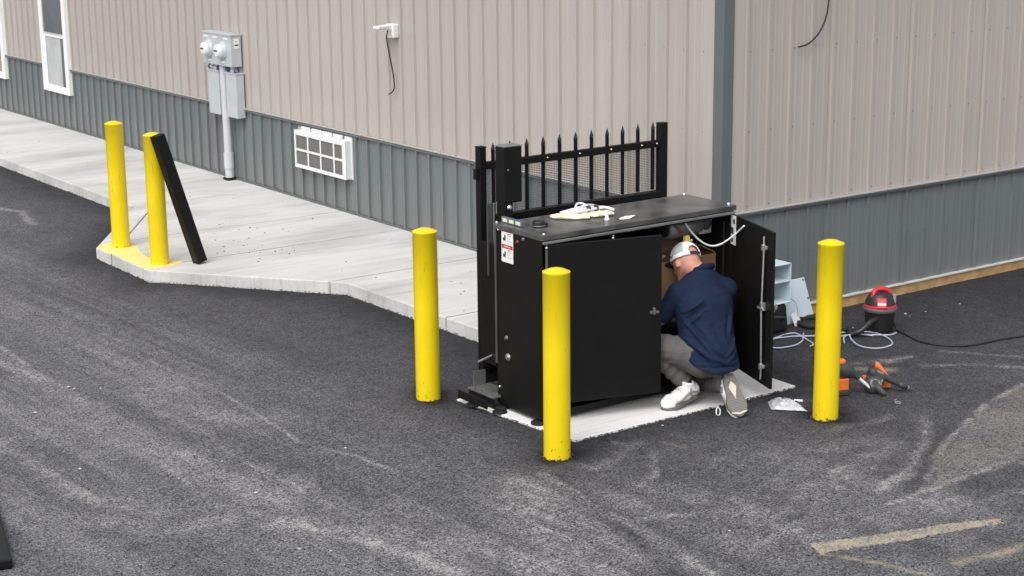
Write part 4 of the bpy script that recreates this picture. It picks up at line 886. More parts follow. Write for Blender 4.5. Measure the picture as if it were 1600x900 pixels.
for x, y in ((-2.525, -0.335), (-2.475, -0.575)):
    b = MB(); b.lathe((x, y, 0.012), (0, 0, 1), [(0, 0.05), (0.010, 0.05), (0.014, 0.03)], 16); b.build("foot", "black_matte", cb)

# things on and in the cabinet
lv = thing("spirit_level", "short spirit level lying along the cabinet's left top edge", "spirit level", (-2.345, -0.57, 1.2725))
b = MB(); b.box(-2.362, -2.338, -0.690, -0.455, 1.2725, 1.312); b.build("body", "level_blue", lv, bevel=0.003)
for yv in (-0.50, -0.572, -0.645):
    b = MB(); b.obox((-2.3628, yv, 1.293), (0.0006, 0, 0), (0, 0.026, 0), (0, 0, 0.012)); b.build("vial", "vial", lv, bevel=0.001)
tp = thing("tape_measure", "small round black tape measure on the cabinet top", "tape measure", (-2.26, -0.735, 1.2725))
b = MB(); b.lathe((-2.26, -0.735, 1.2725), (0, 0, 1), [(0, 0.036), (0.006, 0.042), (0.036, 0.042), (0.042, 0.034), (0.044, 0.012)], 20); b.box(-2.228, -2.205, -0.765, -0.735, 1.2725, 1.297); b.build("case", "vac_black", tp, bevel=0.002)
b = MB(); b.lathe((-2.26, -0.735, 1.280), (0, 0, 1), [(0, 0.0432), (0.008, 0.0432)], 20); b.build("band", "steel_grey", tp)
S = SDF((-2.08, -0.86, 1.262), (-1.60, -0.50, 1.34), 0.006)
for a, b_, ra, rb in (((-2.0, -0.58, 1.285), (-1.90, -0.66, 1.285), .045, .055), ((-1.90, -0.66, 1.285), (-1.72, -0.66, 1.287), .05, .045), ((-1.78, -0.70, 1.285), (-1.66, -0.72, 1.285), .04, .035), ((-1.97, -0.66, 1.285), (-1.86, -0.72, 1.283), .03, .03), ((-1.72, -0.62, 1.285), (-1.65, -0.68, 1.285), .03, .03)):
    S.cone(a, b_, ra, rb, 0.02, flat=((0, 0, 1), 2.7))
P, F = S.mesh(1); P[:, 2] = np.maximum(P[:, 2], 1.2725); P[:, 2] += 0.004 * np.sin(P[:, 0] * 90 + P[:, 1] * 40) * (P[:, 2] > 1.28)
tag(link("work_glove", np_mesh("work_glove", P, F, "cream_cloth")), "crumpled cream work glove on the black cabinet top", "glove")
ch = thing("cable_bundle", "white cable ends with black bands lying on the cream glove", "cable", (-1.80, -0.64, 1.30))
b = MB()
for k, pts in enumerate(([(-1.98, -0.60, 1.309), (-1.88, -0.61, 1.322), (-1.78, -0.60, 1.330), (-1.70, -0.55, 1.320), (-1.62, -0.52, 1.300)], [(-1.95, -0.63, 1.312), (-1.84, -0.645, 1.322), (-1.74, -0.64, 1.324), (-1.65, -0.66, 1.316), (-1.62, -0.72, 1.304)], [(-1.93, -0.66, 1.313), (-1.84, -0.68, 1.318), (-1.76, -0.67, 1.320), (-1.68, -0.67, 1.318)], [(-1.86, -0.60, 1.318), (-1.82, -0.57, 1.345), (-1.78, -0.58, 1.345), (-1.76, -0.63, 1.325)])):
    b.tube(smooth_path(pts), 0.0105 - 0.001 * k, 7)
b.build("cable", "cable_white", ch)
for c in ((-1.80, -0.66, 1.324), (-1.735, -0.66, 1.324)):
    b = MB(); b.lathe(c, (1, 0.1, 0), [(0, 0.022), (0.014, 0.022)], 12); b.build("black_band", "ink", ch)
b = MB(); b.lathe((-1.775, -0.835, 1.2725), (0, 0, 1), [(0, 0.016), (0.012, 0.017), (0.0122, 0.012), (0.045, 0.012)], 12); tag(b.build("plastic_plug", "cable_white"), "small white plastic plug standing by the glove", "plug")
b = MB(); b.add([(-1.70, -0.88, 1.2735), (-1.64, -0.90, 1.2738), (-1.55, -0.86, 1.280), (-1.54, -0.825, 1.2745), (-1.62, -0.84, 1.282), (-1.68, -0.845, 1.2745)], [(0, 1, 4, 5), (1, 2, 3, 4)]); b.add([(-1.70, -0.88, 1.2728), (-1.64, -0.90, 1.2730), (-1.55, -0.86, 1.279), (-1.54, -0.825, 1.2737), (-1.62, -0.84, 1.281), (-1.68, -0.845, 1.2737)], [(5, 4, 1, 0), (4, 3, 2, 1)])
tag(b.build("paper_scrap", "label_white"), "torn white scrap near the cabinet's front top edge", "paper")
cbx = thing("cardboard_box", "open brown cardboard box inside the black cabinet", "cardboard box", (-1.10, -0.72, 0.48))
xa, xb, ya_, yb_, zt = -1.37, -0.80, -0.83, -0.56, 0.915
b = MB(); t = 0.005
b.box(xa, xb, ya_, ya_ + t, 0.481, zt); b.box(xa, xb, yb_ - t, yb_, 0.481, zt); b.box(xa, xa + t, ya_ + t, yb_ - t, 0.481, zt); b.box(xb - t, xb, ya_ + t, yb_ - t, 0.481, zt); b.box(xa + t, xb - t, ya_ + t, yb_ - t, 0.481, 0.487); b.build("carton", "cardboard", cbx)
b = MB(); b.obox(((xa + xb) / 2, yb_ + 0.02, zt + 0.055), ((xb - xa) / 2, 0, 0), (0, 0.03, 0.055), (0, 0.002, -0.001)); b.build("flap", "cardboard_light", cbx)
b = MB(); b.obox((xb - 0.07, (ya_ + yb_) / 2, zt + 0.04), (0.07, 0, -0.035), (0, 0.13, 0), (0.001, 0, 0.002)); b.build("flap", "cardboard_light", cbx)
b = MB(); b.obox((xa + 0.06, (ya_ + yb_) / 2, zt + 0.02), (0.06, 0, 0.02), (0, 0.13, 0), (-0.001, 0, 0.002)); b.build("flap", "cardboard_light", cbx)

# ================================================================== PERSON
RV = np.array([0.95, -0.31, 0]); RV /= np.linalg.norm(RV); FV = np.array([0.31, 0.95, 0]); FV /= np.linalg.norm(FV); UZ = np.array([0, 0, 1.0])
per = thing("person", "man in navy polo, grey trousers and white cap kneeling at the cabinet", "person", (-1.25, -1.3, 0.012))
pel = np.array([-1.265, -1.285, 0.37]); chest = np.array([-1.215, -1.175, 0.66]); nb = np.array([-1.150, -1.078, 0.884])
Lh, Rh = pel - RV * 0.085 + UZ * -0.02, pel + RV * 0.085 + UZ * -0.03
Rk = np.array([-1.06, -0.99, 0.085]); Ra = np.array([-1.215, -1.385, 0.175]); Lk = np.array([-1.575, -1.005, 0.435]); La = np.array([-1.375, -1.175, 0.145])
Ls, Rs = np.array([-1.330, -1.045, 0.748]), np.array([-0.990, -1.155, 0.748])
Le, Re = np.array([-1.425, -0.985, 0.575]), np.array([-0.915, -1.075, 0.57])
Lw, Rw = np.array([-1.30, -0.80, 0.62]), np.array([-1.04, -0.86, 0.60])
hd = np.array([-1.188, -0.962, 0.930])                         # centre of the skull
# head axes: facing forward, a little left, looking down
hf = FV * 0.80 - RV * 0.28 - UZ * 0.52; hf /= np.linalg.norm(hf)
hr = np.cross(hf, UZ); hr /= np.linalg.norm(hr); hu = np.cross(hr, hf)
ha = R_(-12); hr, hu = hr * math.cos(ha) + hu * math.sin(ha), hu * math.cos(ha) - hr * math.sin(ha)    # tilted towards the left shoulder
HS = 1.10
def hp(r, f, u): return hd + (hr * r + hf * f + hu * u) * HS
def body():
    S = SDF((-1.72, -1.60, 0.0), (-0.78, -0.66, 1.16), 0.0075)
    S.cone(pel, chest, 0.105, 0.11, 0.03, flat=(FV, 1.25)); S.cone(chest, nb - UZ * 0.06, 0.11, 0.07, 0.04, flat=(FV, 1.2)); S.cone(Ls, Rs, 0.055, 0.055, 0.05)
    S.cone(nb - UZ * 0.03, hd - hu * 0.03 - hf * 0.02, 0.066, 0.068, 0.03)
    for a, b_, c_2, ra in ((Lh, Lk, La, 0.07), (Rh, Rk, Ra, 0.07)): S.cone(a, b_, ra, 0.05, 0.03); S.cone(b_, c_2, 0.048, 0.034, 0.02)
    # head
    A = [hr, hf, hu]
    S.ell(hd + hu * 0.012, (0.084, 0.106, 0.112), A, 0.02); S.cone(hp(0, 0.03, -0.05), hp(0, 0.068, -0.092), 0.05, 0.032, 0.03)
    S.cone(hp(0, 0.095, 0.0), hp(0, 0.112, -0.030), 0.010, 0.015, 0.012); S.cone(hp(-0.022, 0.086, -0.062), hp(0.022, 0.086, -0.062), 0.008, 0.008, 0.008)
    for s in (-1, 1):
        S.ell(hp(s * 0.078, -0.008, -0.020), (0.010, 0.019, 0.031), [hr * 0.9 + hf * s * -0.3, hf, hu], 0.006); S.ell(hp(s * 0.031, 0.093, 0.012), (0.016, 0.010, 0.010), A, 0.008, 's')
        S.ell(hp(s * 0.031, 0.085, 0.012), (0.013, 0.011, 0.010), A, 0.003)
    # arms and hands
    for sh, el, wr, sd_ in ((Ls, Le, Lw, -1), (Rs, Re, Rw, 1)):
        S.cone(sh, el, 0.050, 0.041, 0.03); S.cone(el, wr, 0.042, 0.027, 0.02)
        d = wr - el; d /= np.linalg.norm(d); side = np.cross(d, UZ); side /= np.linalg.norm(side); dn = np.cross(side, d); dn = -dn if dn[2] > 0 else dn
        pa = wr + d * 0.055; S.cone(wr, pa, 0.026, 0.030, 0.012, flat=(dn, 1.5))
        S.cone(pa - side * 0.018, pa + d * 0.03 - side * 0.02, 0.022, 0.016, 0.01); S.cone(pa + side * 0.018, pa + d * 0.03 + side * 0.02, 0.022, 0.016, 0.01)
        for k, (o, ln) in enumerate(((-0.030, 0.066), (-0.010, 0.076), (0.010, 0.072), (0.030, 0.056))):
            k0 = pa + d * 0.036 + side * o; k1 = k0 + d * ln * 0.5 + dn * ln * 0.15; k2 = k1 + d * ln * 0.18 + dn * ln * 0.45; S.cone(k0, k1, 0.0095, 0.0085, 0.004); S.cone(k1, k2, 0.0085, 0.007, 0.003)
        t0 = wr + d * 0.03 - side * sd_ * 0.026; t1 = t0 + d * 0.03 - side * sd_ * 0.028 + dn * 0.01; S.cone(t0, t1, 0.013, 0.011, 0.008); S.cone(t1, t1 + d * 0.032 + dn * 0.012, 0.0105, 0.008, 0.004)
    P, F = S.mesh(1); return np_mesh("body", P, F, "skin")
link("body", body(), per)
def fold(P, F, segs, amp_scale=1.0):
    N = vnorm(P, F); r = (P - pel) @ RV; z = P[:, 2]; back = np.clip(-(N @ FV) * 1.6 + 0.2, 0, 1); D = np.zeros(len(P))
    for (r0, z0), (r1, z1), w, a in segs:
        v = np.array([r1 - r0, z1 - z0]); t = np.clip(((r - r0) * v[0] + (z - z0) * v[1]) / (v @ v), 0, 1); dd = np.hypot(r - r0 - t * v[0], z - z0 - t * v[1])
        taper = np.sin(PI * np.clip(t * 0.9 + 0.05, 0, 1)); D += a * np.exp(-(dd / w) ** 2) * (0.35 + 0.65 * taper)
    return P + N * (D * back * amp_scale)[:, None]
def shirt():
    S = SDF((-1.62, -1.62, 0.14), (-0.74, -0.72, 0.96), 0.0065)
    S.cone(pel - UZ * 0.02 - FV * 0.02, chest, 0.165, 0.160, 0.05, flat=(FV, 1.28)); S.cone(pel - UZ * 0.12 - FV * 0.055, pel - FV * 0.035, 0.165, 0.162, 0.04, flat=(FV, 1.10)); S.cone(pel - UZ * 0.10 - FV * 0.06 - RV * 0.07, pel - UZ * 0.10 - FV * 0.06 + RV * 0.07, 0.125, 0.125, 0.04)
    S.cone(chest - RV * 0.075 + UZ * .02, chest + RV * 0.075 + UZ * .02, 0.115, 0.115, 0.06); S.cone(chest, nb - UZ * 0.07, 0.15, 0.085, 0.06, flat=(FV, 1.3))
    S.cone(Ls - UZ * .005, nb - UZ * 0.035, 0.066, 0.07, 0.05); S.cone(Rs - UZ * .005, nb - UZ * 0.035, 0.066, 0.07, 0.05)
    S.cone(pel - RV * 0.10 - UZ * 0.04, chest - RV * 0.090, 0.088, 0.098, 0.06); S.cone(pel + RV * 0.10 - UZ * 0.03, chest + RV * 0.090, 0.088, 0.098, 0.06)
    for sh, el in ((Ls, Le), (Rs, Re)): S.cone(sh, el, 0.069, 0.062, 0.035)
    # hem: cut on a plane that dips at the back
    XX = S.ax[0][:, None, None]; YY = S.ax[1][None, :, None]; ZZ = S.ax[2][None, None, :]
    rv_ = (XX - pel[0]) * RV[0] + (YY - pel[1]) * RV[1]; fv_ = (XX - pel[0]) * FV[0] + (YY - pel[1]) * FV[1]
    zc = 0.282 + 0.45 * np.clip(-rv_ - 0.05, 0, 0.10) + 1.1 * np.clip(-rv_ - 0.15, 0, 0.2) + 0.10 * np.clip(rv_ - 0.10, 0, 1) + 0.12 * np.clip(fv_ + 0.08, 0, 0.3)
    S.V = np.maximum(S.V, ((zc - ZZ) * 0.75).astype(np.float32))
    for el, sh in ((Le, Ls), (Re, Rs)):
        d = el - sh; d /= np.linalg.norm(d); sl, X, Y, Z = S.sub(el - 0.16, el + 0.16)
        q = (X - el[0]) * d[0] + (Y - el[1]) * d[1] + (Z - el[2]) * d[2]; rr2 = np.sqrt((X - el[0]) ** 2 + (Y - el[1]) ** 2 + (Z - el[2]) ** 2)
        S.V[sl] = np.where(rr2 < 0.11, np.maximum(S.V[sl], (q - 0.012).astype(np.float32)), S.V[sl])
    P, F = S.mesh(2)
    segs = [((-0.05, 0.735), (-0.165, 0.66), .012, .012), ((-0.03, 0.700), (-0.16, 0.61), .012, -.009), ((-0.055, 0.675), (-0.165, 0.565), .013, .010), ((-0.165, 0.61), (-0.06, 0.43), .012, .012), ((-0.14, 0.60), (-0.02, 0.45), .012, -.009),
            ((-0.10, 0.52), (0.02, 0.40), .013, .011), ((-0.16, 0.48), (-0.05, 0.37), .012, .012), ((-0.16, 0.445), (-0.07, 0.345), .012, -.009), ((-0.07, 0.40), (0.05, 0.34), .012, .010), ((0.165, 0.66), (0.13, 0.52), .012, .011), ((0.14, 0.62), (0.10, 0.50), .013, -.008),
            ((0.17, 0.47), (0.06, 0.39), .012, .010), ((0.16, 0.42), (0.07, 0.355), .012, .009), ((-0.14, 0.33), (0.15, 0.315), .010, -.006), ((0.0, 0.62), (0.05, 0.45), .03, -.006), ((-0.13, 0.76), (0.12, 0.775), .02, .003)]
    P = fold(P, F, segs, 1.7)
    return np_mesh("polo_shirt", P, F, "navy_knit")
sh_o = link("polo_shirt", shirt(), per)
# collar, turned down round the neck
S = SDF((-1.32, -1.22, 0.78), (-0.98, -0.94, 0.96), 0.005)
for k in range(18):
    a0, a1 = 2 * PI * k / 18, 2 * PI * (k + 1) / 18
    pr_ = lambda a: nb + np.array([0.012, 0.016, 0]) + RV * 0.079 * math.cos(a) + FV * 0.070 * math.sin(a) + UZ * (0.004 - 0.034 * math.sin(a) + 0.012 * math.cos(a))
    S.cone(pr_(a0), pr_(a1), 0.013, 0.013, 0.006, flat=(UZ, 0.7))
P, F = S.mesh(1); link("collar", np_mesh("collar", P, F, "navy_knit"), sh_o)
def trousers():
    S = SDF((-1.74, -1.60, 0.005), (-0.86, -0.82, 0.52), 0.0065)
    S.cone(Lh, Rh, 0.112, 0.112, 0.03); S.cone(pel - UZ * 0.05 - FV * 0.045 - RV * 0.06, pel - UZ * 0.05 - FV * 0.045 + RV * 0.06, 0.100, 0.100, 0.03)
    S.cone(Lh + UZ * .01, Lk, 0.112, 0.082, 0.03); S.cone(Lk, La + UZ * 0.025, 0.080, 0.062, 0.02)
    S.cone(Rh, Rk, 0.112, 0.082, 0.03); S.cone(Rk, Ra, 0.080, 0.066, 0.015)
    d = La - Lk; d /= np.linalg.norm(d)
    for an, kn, off in ((La, Lk, -0.01), (Ra, Rk, 0.035)):
        d = an - kn; d /= np.linalg.norm(d); sl, X, Y, Z = S.sub(an - 0.17, an + 0.17); q = (X - an[0]) * d[0] + (Y - an[1]) * d[1] + (Z - an[2]) * d[2]; rr2 = np.sqrt((X - an[0]) ** 2 + (Y - an[1]) ** 2 + (Z - an[2]) ** 2)
        S.V[sl] = np.where(rr2 < 0.12, np.maximum(S.V[sl], (q - off).astype(np.float32)), S.V[sl])
    P, F = S.mesh(2); N = vnorm(P, F)
    # creases: rings round calves and behind the knees
    D = np.zeros(len(P))
    for a, b_, n, amp in ((Lk, La, 6, .0045), (Rk, Ra, 6, .006), (Lh, Lk, 6, .003), (Rh, Rk, 5, .005)):
        ax = b_ - a; l = np.linalg.norm(ax); ax /= l; t = (P - a) @ ax / l; rad = np.linalg.norm((P - a) - ((P - a) @ ax)[:, None] * ax, axis=1)
        sw = P @ RV * 9 + P[:, 2] * 5
        D += amp * np.sin(t * n * 2 * PI + sw * 1.4) * np.exp(-((t - 0.55) / 0.4) ** 2) * (rad < 0.13)
    P = P + N * D[:, None]; P[:, 2] = np.maximum(P[:, 2], 0.013)
    return np_mesh("trousers", P, F, "denim_grey")
tr_o = link("trousers", trousers(), per)
# pocket edge with a dark clip
b = MB(); b.tube(smooth_path([Vector(Lh + FV * .02 - RV * .10 + UZ * .075), Vector(Lh + FV * .05 - RV * .125 + UZ * .03), Vector(Lh + FV * .06 - RV * .125 - UZ * .02)]), 0.006, 6); b.build("pocket_clip", "ink", tr_o)
# cap
def cap():
    S = SDF(hd - 0.17, hd + 0.18, 0.0045); A = [hr, hf, hu]
    S.ell(hd + hu * 0.022, (0.098, 0.119, 0.119), A, 0.0); S.ell(hd + hu * 0.020, (0.092, 0.113, 0.113), A, 0.0, 's')
    S.half(hp(0, 0, 0.010), -hu + hf * 0.02)
    # half-moon opening at the back
    S.cone(hp(0, -0.14, 0.034), hp(0, -0.06, 0.034), 0.044, 0.044, 0.0, 's')
    P, F = S.mesh(1); return P, F
P, F = cap(); me = np_mesh("cap", P, F, ["cap_white", "cap_mesh", "navy_cloth"])
cen = P[F].mean(1) - hd; cr_, cf_, cu_ = cen @ hr, cen @ hf, cen @ hu; ang = np.degrees(np.arctan2(cr_, -cf_))
mesh_zone = (cf_ < 0.035) & (cu_ > 0.04) & (np.abs(np.abs(ang) - 72) < 30) & (cu_ < 0.118)
me.polygons.foreach_set("material_index", np.where(mesh_zone, 1, 0).astype(np.int32)); me.update()
cp = link("cap", me, per)
S = SDF(hd - 0.2, hd + 0.22, 0.0045); S.ell(hp(0, 0.125, 0.018), (0.086, 0.094, 0.010), [hr, (hf * 0.97 - hu * 0.24), (hu * 0.97 + hf * 0.24)], 0.0); S.ell(hp(0, 0.0, 0.03), (0.088, 0.108, 0.10), [hr, hf, hu], 0, 's'); P, F = S.mesh(1); link("brim", np_mesh("brim", P, F, "navy_cloth"), cp)
b = MB(); pts = [Vector(hp(0.0885 * math.sin(a), -0.108 * math.cos(a), 0.021)) for a in np.linspace(-0.42, 0.42, 9)]
for q0, q1 in zip(pts[:-1], pts[1:]): b.bar(q0, q1, 0.004, 0.017, tuple(hu))
b.build("strap", "navy_cloth", cp)
b = MB(); lg = [hp(-0.090 * math.cos(a) , 0.108 * math.sin(a), 0.040 + dz) for a, dz in ((0.05, 0.0), (0.20, -0.010), (0.34, 0.004), (0.5, 0.018))]
b.tube([Vector(p) for p in lg], [0.0015, 0.005, 0.004, 0.001], 6); b.build("emblem", "ink", cp)
# shoes: modelled along +x (heel at 0, toe at 0.29), sole at z=0
def shoe(heel, toe, upd, label):
    heel, toe, upd = (np.array(v, float) for v in (heel, toe, upd)); X = toe - heel; X /= np.linalg.norm(X); Z = upd - X * (upd @ X); Z /= np.linalg.norm(Z); Y = np.cross(Z, X) * 1.34; X = X * 1.06; Z = Z * 1.08
    mt_ = Matrix([[X[i], Y[i], Z[i], heel[i]] for i in range(3)] + [[0, 0, 0, 1]])
    S = SDF((-0.04, -0.085, 0.0), (0.34, 0.085, 0.15), 0.005)
    S.cone((0.045, 0, 0.055), (0.12, 0, 0.05), 0.040, 0.040, 0.02); S.cone((0.12, 0, 0.05), (0.235, 0.004, 0.036), 0.041, 0.040, 0.02); S.cone((0.235, 0.004, 0.036), (0.262, 0.004, 0.032), 0.040, 0.030, 0.02); S.cone((0.05, 0, 0.07), (0.075, 0, 0.112), 0.036, 0.036, 0.015)
    S.cone((0.06, 0, 0.13), (0.075, 0, 0.10), 0.028, 0.026, 0.006, 's'); S.half((0.07, 0, 0.122), (-0.2, 0, 1)); S.half((0, 0, 0.020), (0, 0, -1))
    P, F = S.mesh(1); N = vnorm(P, F)
    P = P + N * (0.002 * np.sin(P[:, 0] * 120) * (P[:, 2] > 0.045))[:, None]
    R3 = np.array([X, Y, Z]); W = P @ R3 + heel
    o = link("shoe", np_mesh("shoe", W, F, "shoe_white"), per); o["label"] = label
    out = []
    for a in np.linspace(0, 2 * PI, 40, endpoint=False):
        t = (1 - math.cos(a)) / 2; x = -0.004 + 0.298 * t; w = 0.040 + 0.014 * math.exp(-((t - 0.75) / 0.22) ** 2) - 0.004 * math.exp(-((t - 0.42) / 0.15) ** 2); w *= min(1, math.sqrt(max(0.0, 1 - (2 * t - 1) ** 6))) ; out.append((x, math.copysign(w, math.sin(a)) * (abs(math.sin(a)) ** 0.35)))
    b = MB(); b.prism(out, 0.0, 0.028); b.xf(mt_); so = b.build("sole", "sole_grey", o, bevel=0.005)
    b = MB(); b.prism([(0.055, 0.0), (0.095, 0.020), (0.135, 0.010), (0.175, 0.0), (0.135, -0.010), (0.095, -0.020)], -0.002, 0.0005); b.xf(mt_); b.build("sole_inlay", "sole_cream", o)
    b = MB(); b.prism([(0.255, -0.042), (0.267, -0.036), (0.277, 0.0), (0.267, 0.038), (0.256, 0.044), (0.266, 0.0)], -0.002, 0.0005); b.xf(mt_); b.build("toe_guard", "sole_cream", o)
    b = MB()
    for k in range(9): x = 0.175 + k * 0.010; b.box(x, x + 0.005, -0.038, 0.038, -0.003, 0.0004)
    for k in range(5): x = 0.008 + k * 0.010; b.box(x, x + 0.005, -0.026, 0.026, -0.003, 0.0004)
    b.xf(mt_); b.build("sole_tread", "shoe_trim", o, kind="stuff")
    b = MB()
    for k in range(5): x = 0.125 + k * 0.018; b.tube(smooth_path([(x, -0.026, 0.080 - k * 0.0035), (x + 0.004, 0, 0.093 - k * 0.004), (x + 0.008, 0.026, 0.080 - k * 0.0035)], 4), 0.0035, 5)
    b.xf(mt_); b.build("laces", "ink_grey", o)
    b = MB(); b.tube(smooth_path([(0.222, -0.046, 0.030), (0.236, -0.030, 0.062), (0.240, 0.0, 0.074), (0.236, 0.034, 0.062), (0.222, 0.050, 0.030)], 5), 0.004, 5); b.tube(smooth_path([(0.085, -0.036, 0.095), (0.10, -0.045, 0.06), (0.075, -0.045, 0.032)], 5), 0.0045, 5); b.tube(smooth_path([(0.085, 0.036, 0.095), (0.10, 0.045, 0.06), (0.075, 0.045, 0.032)], 5), 0.0045, 5); b.xf(mt_); b.build("seam", "shoe_trim", o, kind="stuff")
    b = MB(); b.tube(smooth_path([(0.03, 0.041, 0.05), (0.10, 0.0425, 0.072), (0.17, 0.043, 0.044), (0.23, 0.043, 0.04)], 5), 0.007, 5); b.tube(smooth_path([(0.03, -0.041, 0.05), (0.10, -0.0425, 0.072), (0.17, -0.043, 0.044), (0.23, -0.043, 0.04)], 5), 0.007, 5); b.xf(mt_); b.build("side_stripe", "shoe_trim", o)
    return o
s1 = shoe((-1.285, -1.215, 0.075), (-1.56, -1.195, 0.016), (0.0, -0.12, 1), "left shoe planted flat, white with grey trim")
s2 = shoe((-1.218, -1.432, 0.262), (-1.262, -1.615, 0.006), (0.34, 0.80, -0.42), "right shoe with grey sole turned to the camera")
b = MB(); b.cyl(Vector(La + UZ * .03), Vector((-1.335, -1.21, 0.10)), 0.045, 14); b.cyl(Vector(Ra), Vector((-1.215, -1.41, 0.19)), 0.045, 14); b.build("socks", "sock_dark", per)
b = MB(); q = Vector((-1.345, -1.475, 0.06)); b.tube(smooth_path([q, q + Vector((-0.03, -0.02, -0.01)), q + Vector((-0.035, -0.03, -0.04)), q + Vector((0.0, -0.02, -0.05)), q + Vector((0.012, -0.01, -0.02)), q]), 0.004, 6); b.build("lace_loop", "label_white", s2)

# ================================================================== THINGS ON THE GROUND AT RIGHT
# open enclosure box on a tool bag, with its cover leaning
tb = thing("tool_bag", "black tool bag behind the open cabinet door, under the blue-grey box", "tool bag", (0.36, -0.16, 0.02))
b = MB(); b.add([(0.215, -0.265, 0.02), (0.50, -0.265, 0.02), (0.50, -0.05, 0.02), (0.215, -0.05, 0.02), (0.235, -0.25, 0.238), (0.485, -0.25, 0.238), (0.485, -0.06, 0.238), (0.235, -0.06, 0.238)], [(3, 2, 1, 0), (4, 5, 6, 7), (0, 1, 5, 4), (1, 2, 6, 5), (2, 3, 7, 6), (3, 0, 4, 7)]); b.build("bag_body", "black_matte", tb, bevel=0.03, seg=4)
b = MB(); b.tube(smooth_path([(0.28, -0.275, 0.15), (0.30, -0.33, 0.17), (0.36, -0.345, 0.16), (0.39, -0.29, 0.13)]), 0.012, 8); b.build("handle", "rubber", tb)
b = MB(); b.lathe((0.30, -0.285, 0.245), (0, -1, 0), [(0, 0.028), (0.02, 0.028), (0.021, 0.018)], 14); b.build("pipe_end", "tool_pale", tb)
eb = thing("enclosure_box", "open pale blue-grey electrical box on its side beside the open door", "electrical box", (0.38, -0.16, 0.24))
bx0, bx1, by0, by1, bz0, bz1, t = 0.235, 0.515, -0.255, -0.055, 0.242, 0.555, 0.008
b = MB(); b.box(bx0, bx1, by1 - t, by1, bz0, bz1); b.box(bx0, bx1, by0, by1 - t, bz1 - t, bz1); b.box(bx0, bx1, by0, by1 - t, bz0, bz0 + t); b.box(bx0, bx0 + t, by0, by1 - t, bz0 + t, bz1 - t); b.box(bx1 - t, bx1, by0, by1 - t, bz0 + t, bz1 - t)
b.build("box_shell", "enclosure_blue", eb, bevel=0.003)
b = MB(); b.box(bx0 + t + .001, bx1 - t - .001, by0 + 0.01, by1 - t - .001, 0.408, 0.420); b.build("divider", "enclosure_blue", eb, bevel=0.002)
b = MB(); b.box(bx0 + t + .001, bx1 - t - .001, by1 - t - 0.003, by1 - t - 0.001, bz0 + t + .001, bz1 - t - .001); b.build("back_liner", "enclosure_inner", eb)
pn = thing("cover_panel", "pale blue-grey box cover leaning tilted against the wall", "cover panel", (0.74, -0.11, 0.02))
q = [Vector(v) for v in ((0.585, -0.125, 0.012), (0.935, -0.105, 0.020), (0.865, -0.045, 0.352), (0.55, -0.060, 0.352))]
nrm = (q[1] - q[0]).cross(q[3] - q[0]).normalized() * 0.012
b = MB(); b.add(q + [v - nrm for v in q], [(0, 1, 2, 3), (7, 6, 5, 4), (1, 0, 4, 5), (2, 1, 5, 6), (3, 2, 6, 7), (0, 3, 7, 4)]); b.build("plate", "enclosure_blue", pn, bevel=0.003)
b = MB()
for s_u, s_v in ((0.08, 0.05), (0.93, 0.05), (0.07, 0.95), (0.93, 0.95), (0.95, 0.5), (0.05, 0.5)):
    p = (q[0] * (1 - s_u) + q[1] * s_u) * (1 - s_v) + (q[3] * (1 - s_u) + q[2] * s_u) * s_v; b.lathe(p + nrm.normalized() * .0002, nrm, [(0, 0.009), (0.003, 0.009), (0.004, 0.005)], 8)
b.build("corner_screws", "plate_grey", pn, kind='stuff')
tg = thing("wire_tag", "white tag on thin wire at the foot of the leaning cover", "tag", (0.66, -0.19, 0.0))
b = MB(); b.obox((0.665, -0.175, 0.055), (0.035, 0.0, 0.008), (0.012, -0.02, -0.06), (0.001, 0.002, -0.0)); b.build("tag_plate", "cable_white", tg)
b = MB(); b.tube(smooth_path([(0.60, -0.14, 0.24), (0.65, -0.155, 0.21), (0.675, -0.17, 0.15), (0.675, -0.18, 0.09)]), 0.003, 5); b.build("wire", "ink_grey", tg)
# shop vacuum
vx, vy = 1.095, -0.645; zb0 = 0.006
vc = thing("shop_vacuum", "small black shop vacuum with a red handle and red front badge", "vacuum", (vx, vy, zb0))
b = MB(); b.lathe((vx, vy, zb0), (0, 0, 1), [(0, 0.098), (0.015, 0.106), (0.15, 0.116), (0.16, 0.119)], 32); b.build("drum", "vac_black", vc)
b = MB(); b.lathe((vx, vy, zb0 + 0.1605), (0, 0, 1), [(0, 0.128), (0.012, 0.134), (0.03, 0.132), (0.036, 0.122)], 32); b.build("rim", "vac_grey", vc)
b = MB(); b.lathe((vx, vy, zb0 + 0.197), (0, 0, 1), [(0, 0.124), (0.03, 0.117), (0.07, 0.100), (0.10, 0.078), (0.115, 0.05), (0.118, 0.02)], 32); hd_ = b.build("motor_head", "vac_black", vc)
b = MB(); b.lathe((vx, vy, zb0 + 0.196), (0, 0, 1), [(0, 0.1262), (0.010, 0.1255), (0.018, 0.121)], 32); b.build("red_band", "vac_red", hd_)
vd = Vector((-0.66, -0.75, 0)).normalized(); vs_ = Vector((vd.y, -vd.x, 0)) * -1
cv = Vector((vx, vy, zb0))
b = MB(); b.tube(smooth_path([cv + vs_ * -0.062 + vd * 0.045 + Vector((0, 0, 0.262)), cv + vs_ * -0.052 + vd * 0.03 + Vector((0, 0, 0.312)), cv + vs_ * -0.02 + vd * 0.01 + Vector((0, 0, 0.330)), cv + vs_ * 0.03 + vd * 0.0 + Vector((0, 0, 0.328)), cv + vs_ * 0.065 - vd * 0.01 + Vector((0, 0, 0.305)), cv + vs_ * 0.078 - vd * 0.01 + Vector((0, 0, 0.262))]), 0.020, 10); b.build("carry_handle", "vac_red", hd_)
